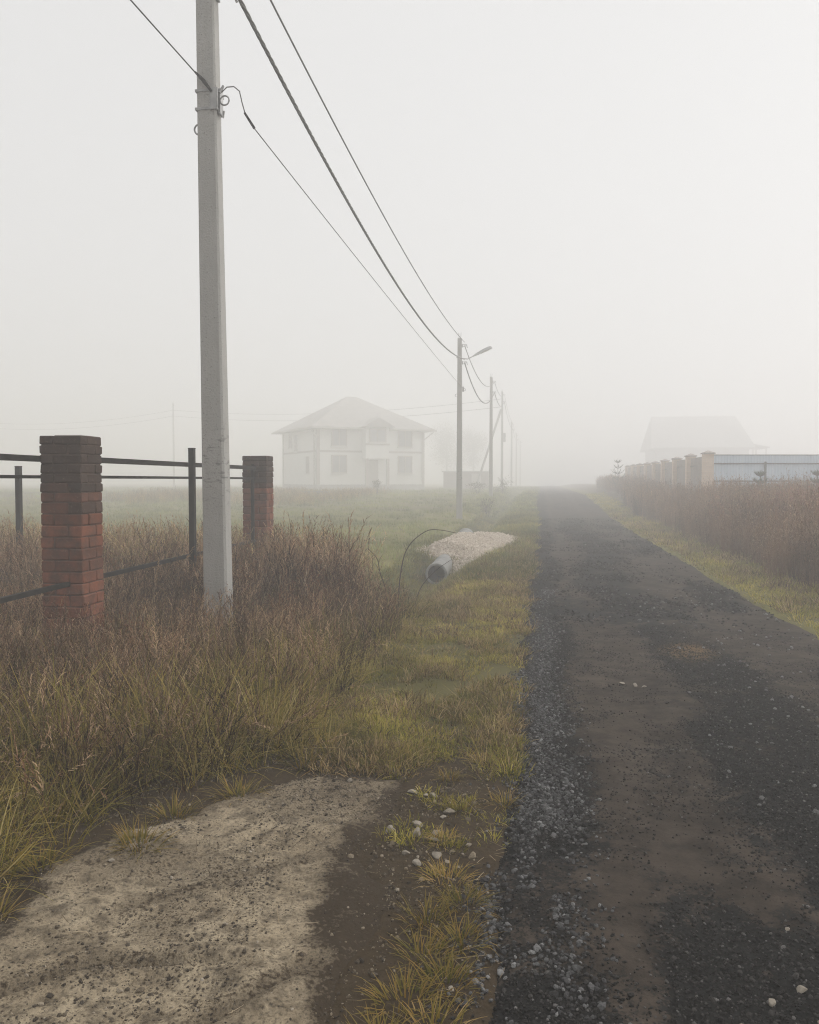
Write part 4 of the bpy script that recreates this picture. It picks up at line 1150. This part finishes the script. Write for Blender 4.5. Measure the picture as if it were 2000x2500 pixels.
o = scatter('withered_grass', C_drylawn, on_ground(x, y), upright(len(x), .3), RNG.uniform(.8, 1.6, len(x)) * (1 + y / 45), 'withered straw grass along the road foot of the ruddy weeds', 'grass')
x, y = pick(170, -.85, -.25, 3.2, 4.4, lambda x, y: (sdf(x, y, PAD) < .0) * .7)
stones('rubble', C_clod, x, y, RNG.gamma(2, .0028, len(x)) + .004, top_z, 'small pale rubble strewn in the dark soil by the rocks')
x, y = pick(900, -1.1, -.12, 3.25, 4.9, lambda x, y: sm(.48, .64, fbm(x * 4.5, y * 4.5, 137)) * (sdf(x, y, PAD) < -.06))
o = scatter('sparse_grass', C_lawn, on_ground(x, y), upright(len(x), .35), RNG.uniform(.5, 1.1, len(x)), 'sparse withered grass on the dark soil among the rocks', 'grass')
x, y = pick(1300, -2.4, -.2, 4.4, 14, lambda x, y: verge_d(x, y) * sm(.42, .6, fbm(x * 2.5, y * 2, 136)))
o = scatter('verge_grass', C_long, on_ground(x, y), upright(len(x), .35), RNG.uniform(.18, .42, len(x)), 'coarser tufts of grass dotted over the left verge', 'grass')
x, y = pick(26000, -3.6, -.1, 13, 40, lambda x, y: verge_d(x, y) * np.clip(16 / y, .3, 1))
o = scatter('verge_grass', C_vergeg, on_ground(x, y), upright(len(x), .2), RNG.uniform(.8, 1.5, len(x)) * (1 + y / 50), 'short yellow-green grass around the ditch and culvert', 'grass', np.clip(fbm(x * .9, y * .6, 134) * 1.2 - .3 + RNG.normal(0, .12, len(x)), 0, 1))
def field_d(x, y):
    return frustum_keep(x, y) * (x < -2.6) * np.clip((14 / y) ** 1.3, .12, 1) * (1 - .6 * sm(.55, .7, fbm(x * .5, y * .35, 141)))
x, y = pick(64000, -56, -2.5, 10.5, 100, field_d)
k = ~((x > -32) & (x < -11) & (y > 79))
x, y = x[k], y[k]
o = scatter('field_grass', C_fieldg, on_ground(x, y), upright(len(x), .15), RNG.uniform(.5, 1.1, len(x)) * (1 + y / 70), 'short green grass of the field before the house', 'grass', np.clip(fbm(x * .3, y * .25, 142) * 1.3 - .15 + RNG.normal(0, .1, len(x)), 0, 1))
x, y = pick(16000, -4, 0, 38, 110, lambda x, y: (x < road_l(y) - .05) * np.clip(40 / y, .3, 1) * .5)
o = scatter('verge_grass', C_fieldg, on_ground(x, y), upright(len(x), .15), RNG.uniform(.4, .8, len(x)) * (1 + y / 70), 'far grass verge fading into the fog', 'grass')
x, y = pick(15000, 2.7, 4.7, 7.5, 60, lambda x, y: sm(0.0, .12, x - road_r(y)) * (1 - sm(3.9, 4.6, x)) * np.clip(13 / y, .25, 1) * (.35 + .65 * sm(.35, .6, fbm(x * 2, y * 1.1, 151))))
o = scatter('right_verge_grass', C_lawn, on_ground(x, y), upright(len(x), .25), RNG.uniform(.8, 1.5, len(x)) * (1 + y / 45), 'short yellowing grass strip between the road and the ruddy weeds', 'grass', np.clip(fbm(x * 1.2, y * .6, 152) * 1.2 + RNG.normal(0, .15, len(x)), 0, 1))

def weeds_r(x, y):
    edge = 3.75 + .25 * sm(18, 30, y) + 1.0 * sm(30, 60, y)
    return sm(-.15, .35, x - edge + .6 * (fbm(x * .9, y * .7, 161) - .5)) * frustum_keep(x, y) * ((x < 6.0) | (y < 32.6)) * np.clip((16 / y) ** .8, .3, 1)
x, y = pick(14000, 3.5, 16, 8, 34, weeds_r)
sc_ = RNG.uniform(.72, 1.08, len(x)) * (.6 + .4 * sm(0, .9, x - 3.8)) * (.62 + .75 * fbm(x * .9, y * .9, 163))
red = (np.exp(-((x - 7.0) / 1.6) ** 2 - ((y - 18.5) / 3.5) ** 2) * 1.2 > RNG.random(len(x)))
o = scatter('ruddy_weeds', C_weed, on_ground(x, y)[~red], upright((~red).sum(), .08), sc_[~red], 'tall ruddy brown dead weeds right of the road', 'weeds', np.clip(fbm(x * .6, y * .4, 164) + RNG.normal(0, .15, len(x)), 0, 1)[~red])
o = scatter('reddish_weeds', C_red, on_ground(x, y)[red], upright(red.sum(), .08), sc_[red], 'patch of redder weeds among the brown ones before the sheet fence', 'weeds')
x, y = pick(6000, 4.0, 6.1, 34, 80, weeds_r)
o = scatter('ruddy_weeds', C_weed, on_ground(x, y), upright(len(x), .08), RNG.uniform(.7, 1.1, len(x)), 'dead weeds along the receding pillar row', 'weeds')
x, y = pick(3500, -30, -11.5, 44, 63, lambda x, y: sm(.40, .6, fbm(x * .35, y * .35, 171)) * frustum_keep(x, y))
o = scatter('dry_weeds', C_far, on_ground(x, y), upright(len(x), .12), RNG.uniform(.35, .8, len(x)), 'low dry weeds before the white house', 'dry grass')

# ------------------------------------------------------------------ countable tufts of grass by the path
TM = [tuft_mesh(20 + k, 150, .105, .04, .17, .0056, M['tuft'], 1.6, 1.6, 4) for k in range(6)]
tufts = [(-1.70, 3.24, .85, 'lone small grass tuft standing on the bare clay'),
         (-0.42, 3.20, .85, 'top tuft of the yellow-green grass strip between clay and gravel'),
         (-0.34, 3.02, .85, 'yellow-green tuft in the strip, second from its top end'),
         (-0.46, 2.90, .9, 'spiky yellow tuft leaning over the clay on the strip'),
         (-0.33, 2.78, .9, 'grass tuft in the strip beside the grey chippings'),
         (-0.44, 2.66, .9, 'olive grass tuft in the middle of the strip'),
         (-0.35, 2.52, .9, 'orange-tipped grass tuft in the strip next to the chippings'),
         (-0.47, 2.42, .95, 'spreading grass tuft low in the strip beside the clay'),
         (-0.36, 2.30, .95, 'lowest full grass tuft of the strip at the bottom edge'),
         (-0.50, 2.20, .9, 'cut-off grass tuft at the bottom edge beside the clay'),
         (-0.38, 3.92, .62, 'small flat tuft just behind the pale rocks'),
         (-0.17, 4.02, .62, 'low yellow tuft at the edge of the road gravel'),
         (-0.48, 4.32, .6, 'small tuft at the end of the verge above the rocks'),
         (-0.42, 3.55, .5, 'thin tuft lying between the pale rocks'),
         (-1.50, 3.90, .9, 'bright yellow tuft at the grass edge above the clay'),
         (-1.30, 4.42, 1.15, 'large olive tuft at the grass corner near the verge'),
         (-1.72, 3.62, .85, 'arching tuft reaching over the clay from the long grass'),
         (-2.02, 3.02, .9, 'tuft at the left edge of the bare clay'),
         (-2.0, 2.62, .9, 'low tuft at the left edge near the bottom corner'),
         (-0.32, 4.62, .7, 'verge tuft beside the road edge above the rocks'),
         (-0.72, 4.55, .75, 'verge tuft directly above the end of the clay')]
B_ = None
for i, (x, y, s, l) in enumerate(tufts):
    me = TM[i % 6].copy()
    if 'tint' not in me.attributes: pass
    o = link('grass_tuft', me)
    if y < 3.25 and x > -.6: x += .06; s *= .82
    o.location = (x, y, float(top_z(np.array([x]), np.array([y]))[0])); o.scale = (s, s, s * rr(.8, 1.05)); o.rotation_euler = (rr(-.12, .12), rr(-.12, .12), rr(0, 6.28))
    tag(o, l, 'grass tuft', 'tufts of grass by the bare clay')

# ------------------------------------------------------------------ pale rocks
RM = [rock_mesh(60 + k) for k in range(8)]
rocks = [(-.64, 4.09, .040, 'pale rock at the upper left of the rock cluster'), (-.57, 4.05, .022, 'small pale rock right of the upper left one'), (-.53, 4.06, .034, 'pale rock in the top row of the cluster next to the tuft'),
         (-.43, 3.86, .044, 'biggest pale rock lying right of the cluster beside a flat tuft'), (-.45, 3.80, .022, 'small pale rock below the biggest one'), (-.67, 3.61, .034, 'grey pale rock lying left at the clay margin'),
         (-.555, 3.69, .036, 'upper of the two pale rocks in the cluster middle'), (-.545, 3.60, .038, 'lower of the two pale rocks in the cluster middle'), (-.465, 3.62, .032, 'tan rock right of the middle pair'),
         (-.455, 3.54, .028, 'tan rock below the other tan rock'), (-.56, 3.40, .024, 'small grey rock under the cluster on dark soil'), (-.43, 3.39, .034, 'flat tan rock just above the grass strip'),
         (-.50, 3.31, .026, 'flat buff rock touching the top of the grass strip'), (-.98, 4.13, .020, 'little pale stone at the top of the clay'),
         (-1.74, 3.08, .016, 'white pebble beside the lone tuft'), (-.24, 2.28, .024, 'pale stone at the bottom edge in the chippings'),
         (-.27, 2.50, .017, 'pale stone between the strip and the chippings'),
         (.62, 6.45, .045, 'flat pale stone on the middle of the road, left of three'), (.72, 6.42, .038, 'flat pale stone on the middle of the road, centre of three'), (.78, 6.36, .034, 'flat pale stone on the middle of the road, right of three'),
         (.70, 2.56, .026, 'pale stone in the road near the bottom edge'), (.80, 2.62, .030, 'pale stone in the road, upper one of the lower right group'), (.81, 2.45, .032, 'rounded pale stone in the road at the bottom right corner'),
         (.58, 2.42, .030, 'dull stone in the road at the bottom edge'), (.86, 2.98, .018, 'small pale pebble on the right of the near road'), (2.05, 9.2, .035, 'flat white stone on the right wheel track')]
for i, (x, y, s, l) in enumerate(rocks):
    o = link('rock', RM[i % 8])
    o.location = (x, y, float(top_z(np.array([x]), np.array([y]))[0]) + s * .22); s *= .62 if x > .3 else .8; o.scale = (s, s, s * rr(.75, 1.1)); o.rotation_euler = (rr(-.3, .3), rr(-.3, .3), rr(0, 6.28))
    tag(o, l, 'rock', 'pale rocks by the road')

# ------------------------------------------------------------------ bare canes by the culvert
def cane(pts, r0, r1, label, twigs):
    pts = [Vector(p) for p in pts]
    root = pts[0].copy(); P_ = []
    for i in range(len(pts) - 1):                       # Catmull-Rom
        a = pts[max(0, i - 1)]; b_ = pts[i]; c_ = pts[i + 1]; d = pts[min(len(pts) - 1, i + 2)]
        for k in range(8):
            t = k / 8
            P_.append(.5 * ((2 * b_) + (c_ - a) * t + (2 * a - 5 * b_ + 4 * c_ - d) * t * t + (3 * b_ - a - 3 * c_ + d) * t ** 3) - root)
    P_.append(pts[-1] - root)
    o = empty('bare_cane', root, label, 'cane', 'bare canes by the culvert')
    n = len(P_)
    MB().tube(P_, [r0 + (r1 - r0) * i / n for i in range(n)], 6).build('stem', M['cane'], o, True)
    for f, dx, dz in twigs:
        p = P_[int(f * (n - 1))]
        MB().tube([p, p + Vector((dx * .5, .02, dz * .6)), p + Vector((dx, .03, dz))], [r1 * .8, r1 * .7, r1 * .4], 5).build('twig', M['cane'], o)
gz = lambda x, y: float(ground_z(np.array([x]), np.array([y]))[0])
cane([(-2.04, 11.5, gz(-2.04, 11.5)), (-1.97, 11.5, .32), (-1.86, 11.5, .66), (-1.62, 11.5, .87), (-1.42, 11.5, .895), (-1.17, 11.5, .85)], .010, .004, 'long bare dark cane arching over beside the culvert mouth', [(.35, -.05, .1), (.9, .08, -.02)])
cane([(-1.92, 10.2, gz(-1.92, 10.2)), (-1.95, 10.2, .2), (-2.02, 10.2, .42), (-2.06, 10.2, .6), (-2.18, 10.2, .73)], .008, .004, 'short crooked cane standing left of the arching one', [(.5, -.08, .12), (.7, .06, .1)])
cane([(-1.72, 11.0, gz(-1.72, 11.0)), (-1.62, 11.0, .12), (-1.42, 11.05, .36), (-1.2, 11.1, .52)], .007, .003, 'straight dark cane leaning right in front of the culvert mouth', [(.5, .05, .09)])

# ------------------------------------------------------------------ pines, bushes and far trees
def pine(x, y, h, label):
    o = empty('young_pine', (x, y, Z(x, y)), label, 'pine', 'young pines on the right')
    MB().tube([(0, 0, -.1), (.01, 0, h * .5), (0, .02, h)], [.035, .025, .008], 6).build('trunk', M['bark'], o)
    B = Blades()
    limbs = MB()
    for k in range(5):
        z = h * (.22 + .17 * k)
        for q in range(6):
            az = q * 1.05 + k * .5 + rr(-.2, .2); L = (h * .34) * (1 - .16 * k) * rr(.8, 1.1)
            p0 = Vector((0, 0, z)); p1_ = p0 + Vector((math.cos(az) * L * .6, math.sin(az) * L * .6, L * .25)); p2_ = p1_ + Vector((math.cos(az) * L * .3, math.sin(az) * L * .3, L * .35))
            limbs.tube([p0, p1_, p2_], [.014, .009, .004], 4)
            for t in np.linspace(.25, 1, 13):
                p = p0.lerp(p1_, t / .7) if t < .7 else p1_.lerp(p2_, (t - .7) / .3)
                for _ in range(9): B.blade(p, rr(0, 6.28), rr(.2, 1.3), rr(.07, .13), .006, rr(-.2, .3), 1, 0)
    for t in np.linspace(.6, 1, 10):
        for _ in range(8): B.blade((0, 0, h * t), rr(0, 6.28), rr(.2, .9), rr(.07, .13), .006, 0, 1, 0)
    limbs.build('limb', M['bark'], o)
    link('needles', B.mesh('pine_needles', [M['needle']]), o)
pine(5.1, 57.0, 2.25, 'young pine standing at the far end of the pillar row in fog')
pine(6.75, 27.0, 1.45, 'young pine rising from the weeds before the sheet fence')
pine(8.6, 27.6, 1.5, 'young pine by the right end of the sheet fence')

def leafy(o, name, n, cx, cz, rx, rz, size, mat, lumps):
    B = Blades()
    cs = [(rr(-1, 1) * rx * .6, rr(-1, 1) * rx * .6, cz + rr(-1, 1) * rz * .65, rr(.28, .5)) for _ in range(lumps)]
    for i in range(n):
        c_ = random.choice(cs); d = Vector((random.gauss(0, 1), random.gauss(0, 1), random.gauss(0, 1))).normalized() * random.random() ** .45
        B.blade((c_[0] + d.x * rx * c_[3] * 1.6, c_[1] + d.y * rx * c_[3] * 1.6, c_[2] + d.z * rz * c_[3] * 1.3), rr(0, 6.28), rr(.3, 2.2), size * rr(.7, 1.3), size * rr(.45, .7), rr(0, .8), 1, 0, None, .7)
    return link(name, B.mesh(name, [mat]), o)
def bush(x, y, r_, h, label, n=900):
    o = empty('bush', (x, y, Z(x, y)), label, 'bush', 'small bushes by the poles')
    b = MB()
    for k in range(6): b.tube([(0, 0, -.05), (rr(-.3, .3) * r_, rr(-.3, .3) * r_, h * .5), (rr(-.8, .8) * r_, rr(-.8, .8) * r_, h * .9)], [.02, .014, .006], 5)
    b.build('stem', M['bark'], o)
    leafy(o, 'foliage', n, 0, h * .55, r_, h * .5, .07, M['leaf'], 7)
bush(-3.0, 64.5, .8, 1.5, 'dark bush at the foot of the propped pole')
bush(-4.6, 60.0, .9, .9, 'low spreading bush left of the third pole', 800)
bush(-2.6, 40.5, .5, 1.0, 'thin scraggly bush on the verge beyond the lamp pole', 350)
bush(-11.5, 57.0, .45, 1.1, 'small round bush in the field before the house', 400)
def tree(x, y, h, label):
    o = empty('far_tree', (x, y, Z(x, y)), label, 'tree', 'far trees in the fog')
    b = MB(); b.tube([(0, 0, -.2), (.1, 0, h * .35), (0, .1, h * .75)], [.2, .15, .06], 7)
    for k in range(7):
        a = rr(0, 6.28); z = h * rr(.3, .65); b.tube([(0, 0, z), (math.cos(a) * h * .12, math.sin(a) * h * .12, z + h * .12), (math.cos(a) * h * .2, math.sin(a) * h * .2, z + h * .2)], [.08, .05, .02], 5)
    b.build('trunk', M['bark'], o)
    leafy(o, 'crown', 7000, 0, h * .62, h * .26, h * .4, .24, M['leaf'], 16)
for x, y, h, l in ((-17.5, 152, 12, 'far tree seen right of the white house'), (-13, 158, 11, 'far tree behind the low shed')):
    tree(x, y, h, l)

# ------------------------------------------------------------------ the fog
hz = MB().box((-215, -90, -3.0), (215, 270, 13.0)).build('haze', None)
g = bpy.data.materials.new('fog'); g.use_nodes = True; t = g.node_tree; t.nodes.clear()
pv = t.nodes.new('ShaderNodeVolumePrincipled'); ou = t.nodes.new('ShaderNodeOutputMaterial')
pv.inputs['Color'].default_value = (1, 1, 1, 1)
pv.inputs['Density'].default_value = .0154
pv.inputs['Anisotropy'].default_value = .28
t.links.new(pv.outputs[0], ou.inputs['Volume'])
hz.data.materials.append(g)
tag(hz, 'even grey-white morning fog over the whole place', 'fog', kind='stuff')
